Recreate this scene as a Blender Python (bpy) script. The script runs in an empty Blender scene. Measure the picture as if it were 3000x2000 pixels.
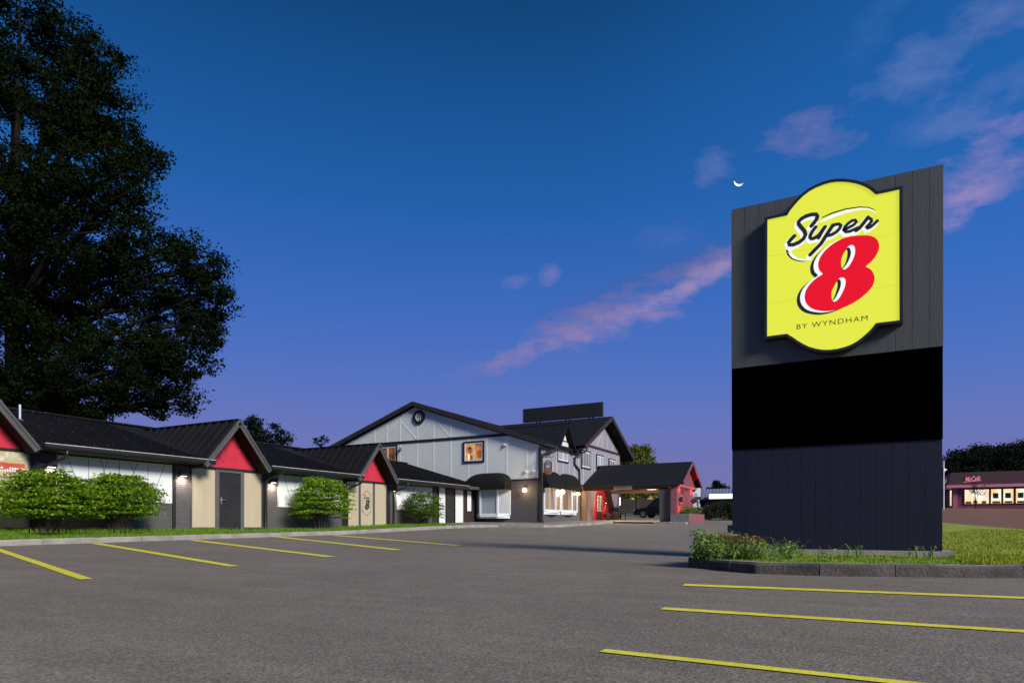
import bpy, bmesh, math, random
import numpy as np
from mathutils import Vector, Matrix

R = math.radians
random.seed(7)
SC = bpy.context.scene
COL = SC.collection

# ------------------------------------------------------------------ camera
# world: +Y runs along the motel wing, +X away from it, eye level is z = 0
YAW = R(28.07)
CY, SY = math.cos(YAW), math.sin(YAW)
cam_d = bpy.data.cameras.new('camera')
cam = bpy.data.objects.new('camera', cam_d)
COL.objects.link(cam)
cam.location = (0, 0, 0)
cam.rotation_euler = (R(90), 0, YAW)
cam_d.sensor_width = 36.0
cam_d.lens = 23.4
cam_d.shift_y = 0.1803
cam_d.clip_end = 6000
SC.camera = cam

# ------------------------------------------------------------------ colour management
SC.view_settings.view_transform = 'Standard'
SC.view_settings.look = 'None'
SC.view_settings.exposure = 0.0
SC.view_settings.gamma = 1.0
SC.view_settings.use_curve_mapping = False


def lin(r, g, b):
    return tuple(((v / 255) / 12.92) if v / 255 <= 0.04045 else (((v / 255) + 0.055) / 1.055) ** 2.4 for v in (r, g, b))


# ------------------------------------------------------------------ dusk sky
W = bpy.data.worlds.new('World')
SC.world = W
W.use_nodes = True
nt = W.node_tree
nt.nodes.clear()
N, L = nt.nodes.new, nt.links.new


def mth(op, a, b=None, c=None, clamp=False):
    n = N('ShaderNodeMath'); n.operation = op; n.use_clamp = clamp
    for i, v in enumerate((a, b, c)):
        if v is None:
            continue
        if isinstance(v, (int, float)):
            n.inputs[i].default_value = v
        else:
            L(v, n.inputs[i])
    return n.outputs[0]


def wmix(fac, a, b):
    n = N('ShaderNodeMix'); n.data_type = 'RGBA'
    if isinstance(fac, (int, float)):
        n.inputs[0].default_value = fac
    else:
        L(fac, n.inputs[0])
    for i, v in ((6, a), (7, b)):
        if isinstance(v, tuple):
            n.inputs[i].default_value = (*v, 1)
        else:
            L(v, n.inputs[i])
    return n.outputs[2]


tc = N('ShaderNodeTexCoord')
sep = N('ShaderNodeSeparateXYZ')
L(tc.outputs['Generated'], sep.inputs[0])
gx, gy, gz = sep.outputs
az = mth('ARCTAN2', gx, gy)                # compass bearing from +Y
el = mth('ARCSINE', gz)
ramp = N('ShaderNodeValToRGB')
L(gz, ramp.inputs[0])
stops = [(0.0, (122, 113, 160)), (0.05, (120, 117, 170)), (0.13, (108, 119, 186)), (0.21, (86, 115, 192)), (0.31, (62, 107, 190)),
         (0.43, (36, 96, 170)), (0.54, (25, 82, 147)), (0.62, (18, 68, 120)), (0.80, (12, 50, 92)), (1.0, (9, 40, 78))]
cr = ramp.color_ramp
cr.elements[0].position = stops[0][0]; cr.elements[0].color = (*lin(*stops[0][1]), 1)
cr.elements[1].position = stops[-1][0]; cr.elements[1].color = (*lin(*stops[-1][1]), 1)
for p, c in stops[1:-1]:
    e = cr.elements.new(p); e.color = (*lin(*c), 1)
# a little brighter and clearer towards the north-east
az_f = mth('MULTIPLY_ADD', az, 0.9, 0.35, True)
hi_f = mth('MULTIPLY', gz, 2.2, None, True)
base = wmix(mth('MULTIPLY', mth('MULTIPLY', az_f, hi_f), 0.75), ramp.outputs[0], lin(36, 112, 196))

# clouds: elongated patches in bearing/elevation broken up by noise
cmb = N('ShaderNodeCombineXYZ')
L(az, cmb.inputs[0]); L(el, cmb.inputs[1])


def wnoise(scale, detail, sx, sy, rot, off=0.0):
    mp = N('ShaderNodeMapping')
    mp.inputs['Rotation'].default_value = (0, 0, rot)
    mp.inputs['Scale'].default_value = (sx, sy, 1)
    mp.inputs['Location'].default_value = (off, off * 1.7, off)
    L(cmb.outputs[0], mp.inputs[0])
    n = N('ShaderNodeTexNoise'); n.inputs['Scale'].default_value = scale; n.inputs['Detail'].default_value = detail
    n.inputs['Roughness'].default_value = 0.62
    L(mp.outputs[0], n.inputs['Vector'])
    return n.outputs[0]


nz = wnoise(14, 7, 0.6, 1.8, 0.30)
nf = wnoise(42, 5, 0.7, 1.3, 0.35, 3.1)
sky = base
YAWC = -28.07
CLOUDS = [  # bearing offset and elevation of the centre (deg from the view axis), half length, half height, tilt, strength, colour
    (11.0, 19.6, 13.5, 2.9, 15.0, 0.63, (78, 90, 143)),
    (9.5, 17.6, 16.9, 2.9, 18.0, 0.81, (141, 125, 175)),
    (13.0, 18.3, 11.5, 1.6, 19.0, 0.67, (167, 142, 185)),
    (3.2, 15.3, 7.5, 1.3, 17.0, 0.75, (150, 129, 177)),
    (-1.6, 13.4, 6.5, 1.3, 15.0, 0.45, (134, 124, 180)),
    (15.0, 19.2, 8.0, 0.9, 19.0, 0.6, (176, 150, 190)),
    (0.4, 20.2, 1.9, 0.7, 12.0, 0.52, (124, 127, 183)),
    (3.3, 20.6, 1.5, 1.2, 12.0, 0.59, (141, 131, 183)),
    (24.0, 28.2, 5.6, 2.2, -4.0, 0.82, (120, 118, 180)),
    (17.0, 27.2, 2.6, 1.9, -12.0, 0.66, (112, 126, 189)),
    (31.6, 30.0, 6.4, 2.8, 4.0, 0.75, (99, 125, 187)),
    (33.0, 27.0, 4.9, 2.2, 0.0, 0.59, (86, 119, 185)),
    (35.2, 23.4, 6.2, 3.3, 32.0, 0.89, (150, 135, 191)),
    (33.8, 21.5, 2.7, 2.0, 30.0, 0.74, (161, 142, 193)),
    (28.5, 33.6, 4.9, 2.2, 40.0, 0.44, (71, 115, 181)),
    (36.6, 32.2, 4.9, 2.6, -15.0, 0.67, (109, 125, 185)),
    (13.3, 22.8, 6.1, 1.7, 3.0, 0.44, (94, 113, 179)),
    (36.0, 27.8, 5.4, 2.3, 20.0, 0.59, (103, 125, 187)),
]
for (ca, ce, hl, hh, tilt, stg, colr) in CLOUDS:
    c0, e0 = R(ca + YAWC), R(ce)
    da = mth('SUBTRACT', az, c0); de = mth('SUBTRACT', el, e0)
    t = R(tilt)
    u = mth('MULTIPLY', mth('ADD', mth('MULTIPLY', da, math.cos(t)), mth('MULTIPLY', de, math.sin(t))), 1 / R(hl))
    v = mth('MULTIPLY', mth('SUBTRACT', mth('MULTIPLY', de, math.cos(t)), mth('MULTIPLY', da, math.sin(t))), 1 / R(hh))
    r2 = mth('ADD', mth('MULTIPLY', u, u), mth('MULTIPLY', v, v))
    fall = mth('SUBTRACT', 1.0, r2, None, True)
    tex = mth('ADD', mth('MULTIPLY', nz, 0.70), mth('MULTIPLY', nf, 0.42))
    thr = mth('MULTIPLY_ADD', fall, -.34, .74)
    m = mth('MULTIPLY', mth('SUBTRACT', tex, thr), 2.9, None, True)
    m = mth('MULTIPLY', mth('MULTIPLY', m, mth('MULTIPLY', fall, 2.5, None, True)), stg, None, True)
    sky = wmix(m, sky, lin(*colr))
bg = N('ShaderNodeBackground'); L(sky, bg.inputs[0]); bg.inputs[1].default_value = 1.0
wo = N('ShaderNodeOutputWorld'); L(bg.outputs[0], wo.inputs[0])

# ------------------------------------------------------------------ the one sun lamp
sd = bpy.data.lights.new('sun', 'SUN'); sd.energy = 4.4; sd.angle = R(15.0); sd.color = (1.0, 0.955, 0.885)
sun = bpy.data.objects.new('sun', sd); COL.objects.link(sun)
sun.rotation_euler = Vector((0.81, -0.30, 0.50)).to_track_quat('Z', 'Y').to_euler()
sun.location = (20, -10, 15)


# ------------------------------------------------------------------ helpers
def cw(X, D, z=0.0):
    """A point X metres right of and D metres ahead of the tripod, in world axes."""
    return Vector((X * CY - D * SY, X * SY + D * CY, z))


def gD(D):
    if D < 25: return -.68 + .0144 * D
    if D < 62: return -.32 + .0324 * (D - 25)
    if D < 100: return .8788 + .053 * (D - 62)
    return 2.8928 + .02 * (D - 100)


def gz_at(x, y):
    return gD(-x * SY + y * CY)


class MB:
    def __init__(s):
        s.v, s.f = [], []

    def quad(s, a, b, c, d):
        n = len(s.v); s.v += [tuple(a), tuple(b), tuple(c), tuple(d)]; s.f.append((n, n + 1, n + 2, n + 3)); return s

    def hexa(s, p):  # bottom 4, top 4
        n = len(s.v); s.v += [tuple(q) for q in p]
        for q in ((3, 2, 1, 0), (4, 5, 6, 7), (0, 1, 5, 4), (1, 2, 6, 5), (2, 3, 7, 6), (3, 0, 4, 7)):
            s.f.append(tuple(n + i for i in q))
        return s

    def box(s, x0, y0, z0, x1, y1, z1):
        x0, x1 = min(x0, x1), max(x0, x1); y0, y1 = min(y0, y1), max(y0, y1); z0, z1 = min(z0, z1), max(z0, z1)
        return s.hexa([(x0, y0, z0), (x1, y0, z0), (x1, y1, z0), (x0, y1, z0), (x0, y0, z1), (x1, y0, z1), (x1, y1, z1), (x0, y1, z1)])

    def pbox(s, pl, a0, a1, z0, z1, o0, o1):
        """box on a facade: pl=('y',c) faces -Y, ('x',c) faces +X, ('w',c) faces -X; a along it, o outwards"""
        k, c = pl
        if k == 'y': return s.box(a0, c - o0, z0, a1, c - o1, z1)
        if k == 'x': return s.box(c + o0, a0, z0, c + o1, a1, z1)
        return s.box(c - o0, a0, z0, c - o1, a1, z1)

    def prism(s, pts, vec):
        """polygon (3D points) pushed along vec"""
        n = len(s.v); m = len(pts); vec = Vector(vec)
        s.v += [tuple(p) for p in pts] + [tuple(Vector(p) + vec) for p in pts]
        s.f.append(tuple(range(n + m - 1, n - 1, -1))); s.f.append(tuple(range(n + m, n + 2 * m)))
        for i in range(m):
            j = (i + 1) % m
            s.f.append((n + i, n + j, n + m + j, n + m + i))
        return s

    def slab(s, a, b, c, d, t):
        a, b, c, d = map(Vector, (a, b, c, d))
        nrm = (b - a).cross(d - a).normalized() * t
        return s.prism([a, b, c, d], -nrm)

    def beam(s, a, b, w, h, up=(0, 0, 1)):
        a, b = Vector(a), Vector(b); d = (b - a).normalized(); sd_ = d.cross(Vector(up)).normalized() * w / 2
        u = sd_.cross(d).normalized() * h / 2
        return s.hexa([a - sd_ - u, a + sd_ - u, b + sd_ - u, b - sd_ - u, a - sd_ + u, a + sd_ + u, b + sd_ + u, b - sd_ + u])

    def tube(s, path, r, seg=8, cap=True):
        path = [Vector(p) for p in path]; rs = r if isinstance(r, (list, tuple)) else [r] * len(path)
        base_ = len(s.v); prev = None
        for i, p in enumerate(path):
            d = (path[min(i + 1, len(path) - 1)] - path[max(i - 1, 0)]).normalized()
            a = Vector((0, 0, 1)) if abs(d.z) < .95 else Vector((1, 0, 0))
            if prev is not None: a = prev
            x = (a - d * a.dot(d)).normalized(); y = d.cross(x); prev = x
            for k in range(seg):
                t = 2 * math.pi * k / seg
                s.v.append(tuple(p + (x * math.cos(t) + y * math.sin(t)) * rs[i]))
        for i in range(len(path) - 1):
            for k in range(seg):
                k2 = (k + 1) % seg; b0 = base_ + i * seg; b1 = b0 + seg
                s.f.append((b0 + k, b0 + k2, b1 + k2, b1 + k))
        if cap:
            s.f.append(tuple(base_ + k for k in range(seg - 1, -1, -1)))
            e_ = base_ + (len(path) - 1) * seg; s.f.append(tuple(e_ + k for k in range(seg)))
        return s

    def ball(s, c, r, seg=10, rings=6, sz=1.0):
        c = Vector(c); n = len(s.v)
        for i in range(rings + 1):
            ph = math.pi * i / rings
            for k in range(seg):
                t = 2 * math.pi * k / seg
                s.v.append((c.x + r * math.sin(ph) * math.cos(t), c.y + r * math.sin(ph) * math.sin(t), c.z + r * sz * math.cos(ph)))
        for i in range(rings):
            for k in range(seg):
                k2 = (k + 1) % seg
                s.f.append((n + i * seg + k, n + (i + 1) * seg + k, n + (i + 1) * seg + k2, n + i * seg + k2))
        return s

    def build(s, name, mat, parent=None, smooth=False, bevel=0.0):
        me = bpy.data.meshes.new(name)
        org = Vector(parent['_o']) if parent is not None else Vector((0, 0, 0))
        me.from_pydata([tuple(Vector(p) - org) for p in s.v], [], s.f)
        bm = bmesh.new(); bm.from_mesh(me); bmesh.ops.recalc_face_normals(bm, faces=bm.faces); bm.to_mesh(me); bm.free()
        me.materials.append(mat)
        if smooth:
            for p in me.polygons: p.use_smooth = True
        o = bpy.data.objects.new(name, me); COL.objects.link(o)
        if parent is not None:
            o.parent = parent
            o['_o'] = tuple(org)
        else:
            o['_o'] = (0.0, 0.0, 0.0)
        if bevel:
            b = o.modifiers.new('bevel', 'BEVEL'); b.width = bevel; b.segments = 2; b.limit_method = 'ANGLE'
        return o


def thing(name, label, cat, loc, group=None):
    o = bpy.data.objects.new(name, None); COL.objects.link(o)
    o.location = loc; o['_o'] = tuple(loc); o['label'] = label; o['category'] = cat
    o.empty_display_size = 0.2
    if group: o['group'] = group
    return o


def tag(o, label, cat, group=None):
    o['label'] = label; o['category'] = cat
    if group: o['group'] = group
    return o


def struct(o):
    o['kind'] = 'structure'; return o


# ------------------------------------------------------------------ materials
def mat(name, col, rough=.7, var=.18, scale=3.0, bump=0.0, bscale=60.0, metal=0.0, spec=.4, stretch=(1, 1, 1)):
    m = bpy.data.materials.new(name); m.use_nodes = True
    t = m.node_tree; b = t.nodes['Principled BSDF']
    b.inputs['Roughness'].default_value = rough; b.inputs['Metallic'].default_value = metal
    b.inputs['Specular IOR Level'].default_value = spec
    co = t.nodes.new('ShaderNodeTexCoord'); mp = t.nodes.new('ShaderNodeMapping'); mp.inputs['Scale'].default_value = stretch
    t.links.new(co.outputs['Object'], mp.inputs[0])
    n = t.nodes.new('ShaderNodeTexNoise'); n.inputs['Scale'].default_value = scale; n.inputs['Detail'].default_value = 6
    t.links.new(mp.outputs[0], n.inputs['Vector'])
    r = t.nodes.new('ShaderNodeMapRange'); r.inputs[1].default_value = .3; r.inputs[2].default_value = .7
    r.inputs[3].default_value = 1 - var; r.inputs[4].default_value = 1 + var
    t.links.new(n.outputs[0], r.inputs[0])
    mx = t.nodes.new('ShaderNodeVectorMath'); mx.operation = 'SCALE'; mx.inputs[0].default_value = col
    t.links.new(r.outputs[0], mx.inputs['Scale']); t.links.new(mx.outputs[0], b.inputs['Base Color'])
    if bump:
        n2 = t.nodes.new('ShaderNodeTexNoise'); n2.inputs['Scale'].default_value = bscale; n2.inputs['Detail'].default_value = 4
        t.links.new(mp.outputs[0], n2.inputs['Vector'])
        bp = t.nodes.new('ShaderNodeBump'); bp.inputs['Strength'].default_value = bump; bp.inputs['Distance'].default_value = .02
        t.links.new(n2.outputs[0], bp.inputs['Height']); t.links.new(bp.outputs[0], b.inputs['Normal'])
    return m


def emit(name, col, st=1.0, base_col=None):
    m = bpy.data.materials.new(name); m.use_nodes = True; b = m.node_tree.nodes['Principled BSDF']
    b.inputs['Base Color'].default_value = (*(base_col or (.02, .02, .02)), 1); b.inputs['Roughness'].default_value = .4
    b.inputs['Emission Color'].default_value = (*col, 1); b.inputs['Emission Strength'].default_value = st
    return m


def brick(name, c1, c2, mortar, bw=.2, bh=.067, bump=.5, mort=.008):
    m = bpy.data.materials.new(name); m.use_nodes = True
    t = m.node_tree; b = t.nodes['Principled BSDF']; b.inputs['Roughness'].default_value = .75
    co = t.nodes.new('ShaderNodeTexCoord'); sp = t.nodes.new('ShaderNodeSeparateXYZ'); t.links.new(co.outputs['Object'], sp.inputs[0])
    ad = t.nodes.new('ShaderNodeMath'); ad.operation = 'ADD'; t.links.new(sp.outputs[0], ad.inputs[0]); t.links.new(sp.outputs[1], ad.inputs[1])
    cb = t.nodes.new('ShaderNodeCombineXYZ'); t.links.new(ad.outputs[0], cb.inputs[0]); t.links.new(sp.outputs[2], cb.inputs[1])
    k = t.nodes.new('ShaderNodeTexBrick'); t.links.new(cb.outputs[0], k.inputs['Vector'])
    k.inputs['Color1'].default_value = (*c1, 1); k.inputs['Color2'].default_value = (*c2, 1); k.inputs['Mortar'].default_value = (*mortar, 1)
    k.inputs['Scale'].default_value = 1; k.inputs['Brick Width'].default_value = bw; k.inputs['Row Height'].default_value = bh
    k.inputs['Mortar Size'].default_value = mort; k.inputs['Mortar Smooth'].default_value = .3
    t.links.new(k.outputs[0], b.inputs['Base Color'])
    bp = t.nodes.new('ShaderNodeBump'); bp.inputs['Strength'].default_value = bump; bp.inputs['Distance'].default_value = .012; bp.invert = True
    n2 = t.nodes.new('ShaderNodeTexNoise'); n2.inputs['Scale'].default_value = 40
    t.links.new(co.outputs['Object'], n2.inputs['Vector'])
    s2 = t.nodes.new('ShaderNodeMath'); s2.operation = 'MULTIPLY_ADD'; s2.inputs[1].default_value = .35
    t.links.new(n2.outputs[0], s2.inputs[0]); t.links.new(k.outputs['Fac'], s2.inputs[2])
    t.links.new(s2.outputs[0], bp.inputs['Height']); t.links.new(bp.outputs[0], b.inputs['Normal'])
    return m


def leafmat(name, ca, cb_, transl=.3, rough=.55, spec=.25):
    m = bpy.data.materials.new(name); m.use_nodes = True
    t = m.node_tree; b = t.nodes['Principled BSDF']; b.inputs['Roughness'].default_value = rough
    b.inputs['Specular IOR Level'].default_value = spec
    g = t.nodes.new('ShaderNodeNewGeometry'); rp = t.nodes.new('ShaderNodeMix'); rp.data_type = 'RGBA'
    rp.inputs[6].default_value = (*ca, 1); rp.inputs[7].default_value = (*cb_, 1)
    t.links.new(g.outputs['Random Per Island'], rp.inputs[0]); t.links.new(rp.outputs[2], b.inputs['Base Color'])
    tr = t.nodes.new('ShaderNodeBsdfTranslucent'); t.links.new(rp.outputs[2], tr.inputs[0])
    ms = t.nodes.new('ShaderNodeMixShader'); ms.inputs[0].default_value = transl
    t.links.new(b.outputs[0], ms.inputs[1]); t.links.new(tr.outputs[0], ms.inputs[2])
    t.links.new(ms.outputs[0], t.nodes['Material Output'].inputs[0])
    return m


def asphalt(name, col, warm=0.0):
    m = bpy.data.materials.new(name); m.use_nodes = True
    t = m.node_tree; b = t.nodes['Principled BSDF']; b.inputs['Roughness'].default_value = .82; b.inputs['Specular IOR Level'].default_value = .3
    co = t.nodes.new('ShaderNodeTexCoord')

    def noise(s, d, rg=.6):
        n = t.nodes.new('ShaderNodeTexNoise'); n.inputs['Scale'].default_value = s; n.inputs['Detail'].default_value = d; n.inputs['Roughness'].default_value = rg
        t.links.new(co.outputs['Object'], n.inputs['Vector']); return n.outputs[0]

    def streak():
        mp = t.nodes.new('ShaderNodeMapping'); mp.inputs['Rotation'].default_value = (0, 0, -.45); mp.inputs['Scale'].default_value = (.35, 3.2, 1)
        t.links.new(co.outputs['Object'], mp.inputs[0]); n = t.nodes.new('ShaderNodeTexNoise'); n.inputs['Scale'].default_value = 1.3; n.inputs['Detail'].default_value = 5
        t.links.new(mp.outputs[0], n.inputs['Vector']); return n.outputs[0]

    def mr(x, a, b_, c, d):
        r = t.nodes.new('ShaderNodeMapRange'); r.inputs[1].default_value = a; r.inputs[2].default_value = b_; r.inputs[3].default_value = c; r.inputs[4].default_value = d
        t.links.new(x, r.inputs[0]); return r.outputs[0]

    def mul(a, b_):
        r = t.nodes.new('ShaderNodeMath'); r.operation = 'MULTIPLY'; t.links.new(a, r.inputs[0]); t.links.new(b_, r.inputs[1]); return r.outputs[0]
    big = mul(mr(noise(.35, 5), .35, .65, .92, 1.08), mr(streak(), .35, .65, .93, 1.07))
    mid = mr(noise(3.0, 6), .35, .65, .93, 1.07)
    fine = mr(noise(60, 3, .7), .3, .7, .70, 1.30)
    vo = t.nodes.new('ShaderNodeTexVoronoi'); vo.inputs['Scale'].default_value = 95; t.links.new(co.outputs['Object'], vo.inputs['Vector'])
    cellv = t.nodes.new('ShaderNodeSeparateColor'); t.links.new(vo.outputs['Color'], cellv.inputs[0])
    cell = mr(cellv.outputs[0], 0, 1, .64, 1.36)
    f = mul(mul(big, mid), mul(fine, cell))
    sc_ = t.nodes.new('ShaderNodeVectorMath'); sc_.operation = 'SCALE'; sc_.inputs[0].default_value = col
    t.links.new(f, sc_.inputs['Scale']); t.links.new(sc_.outputs[0], b.inputs['Base Color'])
    bp = t.nodes.new('ShaderNodeBump'); bp.inputs['Strength'].default_value = .8; bp.inputs['Distance'].default_value = .014
    ad = t.nodes.new('ShaderNodeMath'); ad.operation = 'ADD'; t.links.new(noise(45, 4, .7), ad.inputs[0]); t.links.new(cell, ad.inputs[1])
    t.links.new(ad.outputs[0], bp.inputs['Height']); t.links.new(bp.outputs[0], b.inputs['Normal'])
    return m


m_asphalt = asphalt('asphalt', (.214, .179, .136))
m_road = asphalt('road_asphalt', (.20, .10, .058))  # reddish cast of the street lamps is put into this colour
m_soil = mat('soil', (.07, .075, .03), .9, .3, 1.0, .5, 20)
m_turf = mat('turf', (.11, .21, .016), .9, .35, 2.5, .8, 40)
m_turf_yel = mat('lawn_turf', (.25, .29, .018), .9, .35, 1.2, .8, 30)
m_conc = mat('concrete', (.30, .275, .24), .85, .22, 2.2, .5, 50)
m_kerb = mat('shaded_kerb_stone', (.085, .072, .062), .9, .4, 3.5, .9, 35)  # shade on the kerb fronts is part of this dark tone
m_kerbtop = mat('lit_kerb_top', (.27, .25, .22), .9, .3, 3.5, .9, 35)  # light falling on the kerb tops, painted as a paler tone
m_walk = mat('pavement', (.20, .185, .165), .85, .2, 1.5, .4, 40)
def worn_paint():
    m = mat('yellow_paint', (.80, .70, .045), .6, .12, 9, .3, 70); t = m.node_tree; b = t.nodes['Principled BSDF']
    co = t.nodes.new('ShaderNodeTexCoord'); n = t.nodes.new('ShaderNodeTexNoise'); n.inputs['Scale'].default_value = 26; n.inputs['Detail'].default_value = 6; n.inputs['Roughness'].default_value = .7
    t.links.new(co.outputs['Object'], n.inputs['Vector']); r = t.nodes.new('ShaderNodeMapRange'); r.inputs[1].default_value = .60; r.inputs[2].default_value = .68; r.inputs[4].default_value = .75
    t.links.new(n.outputs[0], r.inputs[0]); mx = t.nodes.new('ShaderNodeMix'); mx.data_type = 'RGBA'; t.links.new(r.outputs[0], mx.inputs[0])
    t.links.new(b.inputs['Base Color'].links[0].from_socket, mx.inputs[6]); mx.inputs[7].default_value = (.2, .17, .12, 1); t.links.new(mx.outputs[2], b.inputs['Base Color'])
    return m


m_yellow = worn_paint()
m_brick = brick('dark_painted_brick', (.088, .082, .084), (.105, .098, .10), (.055, .052, .053))
m_brick_low = brick('main_dark_brick', (.085, .078, .08), (.10, .094, .095), (.06, .056, .057))
m_brick_red = brick('red_painted_brick', (.30, .085, .11), (.36, .12, .14), (.12, .035, .045), .22, .075, .9)
m_white = mat('white_board', (.76, .79, .77), .6, .05, 1.0, .08, 60)
m_groove = mat('groove', (.16, .17, .165), .8, .1)
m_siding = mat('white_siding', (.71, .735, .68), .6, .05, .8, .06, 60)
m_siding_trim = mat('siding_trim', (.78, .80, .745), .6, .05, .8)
m_siding_shade = mat('shaded_siding', (.29, .28, .32), .65, .07, .8, .06, 60)  # white siding darkened in colour for the shade on the side wall
m_trim_shade = mat('shaded_trim', (.50, .49, .52), .65, .06)  # same painted shade for the trim on that wall
m_black = mat('black_trim', (.018, .018, .018), .55, .2)
def add_specks(m, col, scale=14.0, amount=.10):
    """scattered dry leaf bits lying on a surface"""
    t = m.node_tree; b = t.nodes['Principled BSDF']; co = t.nodes.new('ShaderNodeTexCoord')
    v = t.nodes.new('ShaderNodeTexVoronoi'); v.inputs['Scale'].default_value = scale; t.links.new(co.outputs['Object'], v.inputs['Vector'])
    sc = t.nodes.new('ShaderNodeSeparateColor'); t.links.new(v.outputs['Color'], sc.inputs[0])
    a = t.nodes.new('ShaderNodeMath'); a.operation = 'LESS_THAN'; t.links.new(sc.outputs[0], a.inputs[0]); a.inputs[1].default_value = amount
    d = t.nodes.new('ShaderNodeMath'); d.operation = 'LESS_THAN'; t.links.new(v.outputs['Distance'], d.inputs[0]); d.inputs[1].default_value = .30
    k = t.nodes.new('ShaderNodeMath'); k.operation = 'MULTIPLY'; t.links.new(a.outputs[0], k.inputs[0]); t.links.new(d.outputs[0], k.inputs[1])
    mx = t.nodes.new('ShaderNodeMix'); mx.data_type = 'RGBA'; t.links.new(k.outputs[0], mx.inputs[0])
    src = b.inputs['Base Color'].links[0].from_socket; t.links.new(src, mx.inputs[6]); mx.inputs[7].default_value = (*col, 1); t.links.new(mx.outputs[2], b.inputs['Base Color'])
    return m


m_roof = mat('black_roof_metal', (.009, .009, .011), .75, .25, 2.0, .15, 30, spec=.2)
m_roofl = add_specks(mat('littered_roof_metal', (.009, .009, .011), .75, .25, 2.0, .15, 30, spec=.2), (.10, .085, .055), 13, .09)
m_shingle = mat('roof_shingle', (.010, .010, .014), .85, .3, 5.0, .5, 40, spec=.2)
m_grey = mat('grey_fascia', (.085, .086, .082), .5, .15, 2)
m_gutter = mat('gutter_metal', (.020, .020, .020), .35, .15, 2, spec=.6)
m_gutlip = mat('gutter_lip', (.60, .58, .55), .45, .25, 6)
m_red = mat('red_paint', (.56, .032, .065), .55, .08, 2)
m_redwall = mat('red_wall', (.50, .022, .028), .6, .08, 2)
m_door = mat('dark_door', (.026, .025, .024), .45, .15, 3)
m_frame = mat('grey_frame', (.11, .105, .105), .55, .1)
m_wframe = mat('white_frame', (.74, .77, .78), .45, .04)
m_steel = mat('steel', (.55, .54, .52), .3, .1, metal=.9)
m_brown = mat('brown_wood', (.12, .062, .03), .6, .25, 5, stretch=(1, 1, .2))
m_darkbrown = mat('dark_brown_wood', (.04, .026, .02), .6, .2, 5)
m_awning = mat('awning_cloth', (.012, .0115, .011), .9, .2, 4, spec=.15)
m_sign_up = mat('sign_board_grey', (.080, .083, .080), .6, .09, 6, .15, 50, stretch=(1, 1, .15))
m_sign_lo = mat('sign_board_navy', (.0046, .0056, .0205), .6, .12, 6, .12, 50, stretch=(1, 1, .15))
m_sign_bk = mat('sign_panel_black', (.0005, .0005, .0005), .95, .0, spec=.0)
m_rim = mat('sign_rim', (.02, .021, .021), .35, .2, 3, spec=.5)
m_glass_dk = mat('dark_glass', (.012, .015, .02), .08, .1, spec=.8)
m_curtain = mat('grey_curtain', (.33, .36, .40), .6, .12, 3, stretch=(8, 8, .3))
m_bark = mat('bark', (.045, .035, .026), .9, .3, 6, .8, 30)
m_barkdk = mat('dark_bark', (.012, .010, .008), .9, .3, 6)
m_carblk = mat('black_car_paint', (.008, .009, .014), .25, .05, spec=.6)
m_carwht = mat('white_car_paint', (.65, .66, .68), .3, .03)
m_rubber = mat('tyre', (.012, .012, .012), .9, .1)
m_fence = mat('fence_wood', (.03, .02, .014), .8, .3, 4, stretch=(6, 6, .3))

# ------------------------------------------------------------------ ground, lot, road, kerbs
KNOTS = (25.0, 62.0, 100.0)


def sheet(name, pts, off, m, cuts=()):
    """a flat-laid sheet over the sloping ground; pts are world (x, y)"""
    bm = bmesh.new()
    bm.faces.new([bm.verts.new((p[0], p[1], 0)) for p in pts])
    for k in KNOTS:
        p = cw(0, k); n = Vector((-SY, CY, 0))
        bmesh.ops.bisect_plane(bm, geom=bm.verts[:] + bm.edges[:] + bm.faces[:], plane_co=p, plane_no=n)
    bmesh.ops.triangulate(bm, faces=bm.faces)
    for v in bm.verts: v.co.z = gz_at(v.co.x, v.co.y) + off
    bmesh.ops.recalc_face_normals(bm, faces=bm.faces)
    if bm.faces[:][0].normal.z < 0: bmesh.ops.reverse_faces(bm, faces=bm.faces)
    me = bpy.data.meshes.new(name); bm.to_mesh(me); bm.free(); me.materials.append(m)
    o = bpy.data.objects.new(name, me); COL.objects.link(o); o['_o'] = (0., 0., 0.)
    return o


def cw2(X, D):
    v = cw(X, D); return (v.x, v.y)


struct(sheet('ground', [cw2(-700, -40), cw2(900, -40), cw2(900, 1200), cw2(-700, 1200)], 0, m_soil))
lot = struct(sheet('parking_lot', [cw2(-30, -12), cw2(40, -12), cw2(40, 61.9), cw2(-30, 61.9)], .012, m_asphalt))
road = struct(sheet('road', [(3.7, 44.0), (5.7, 33.0), (12, 20), (30, 8), (70, 40), (60, 108), (-12, 108), (-12, 60), (2.0, 56)], .05, m_road))

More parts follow.
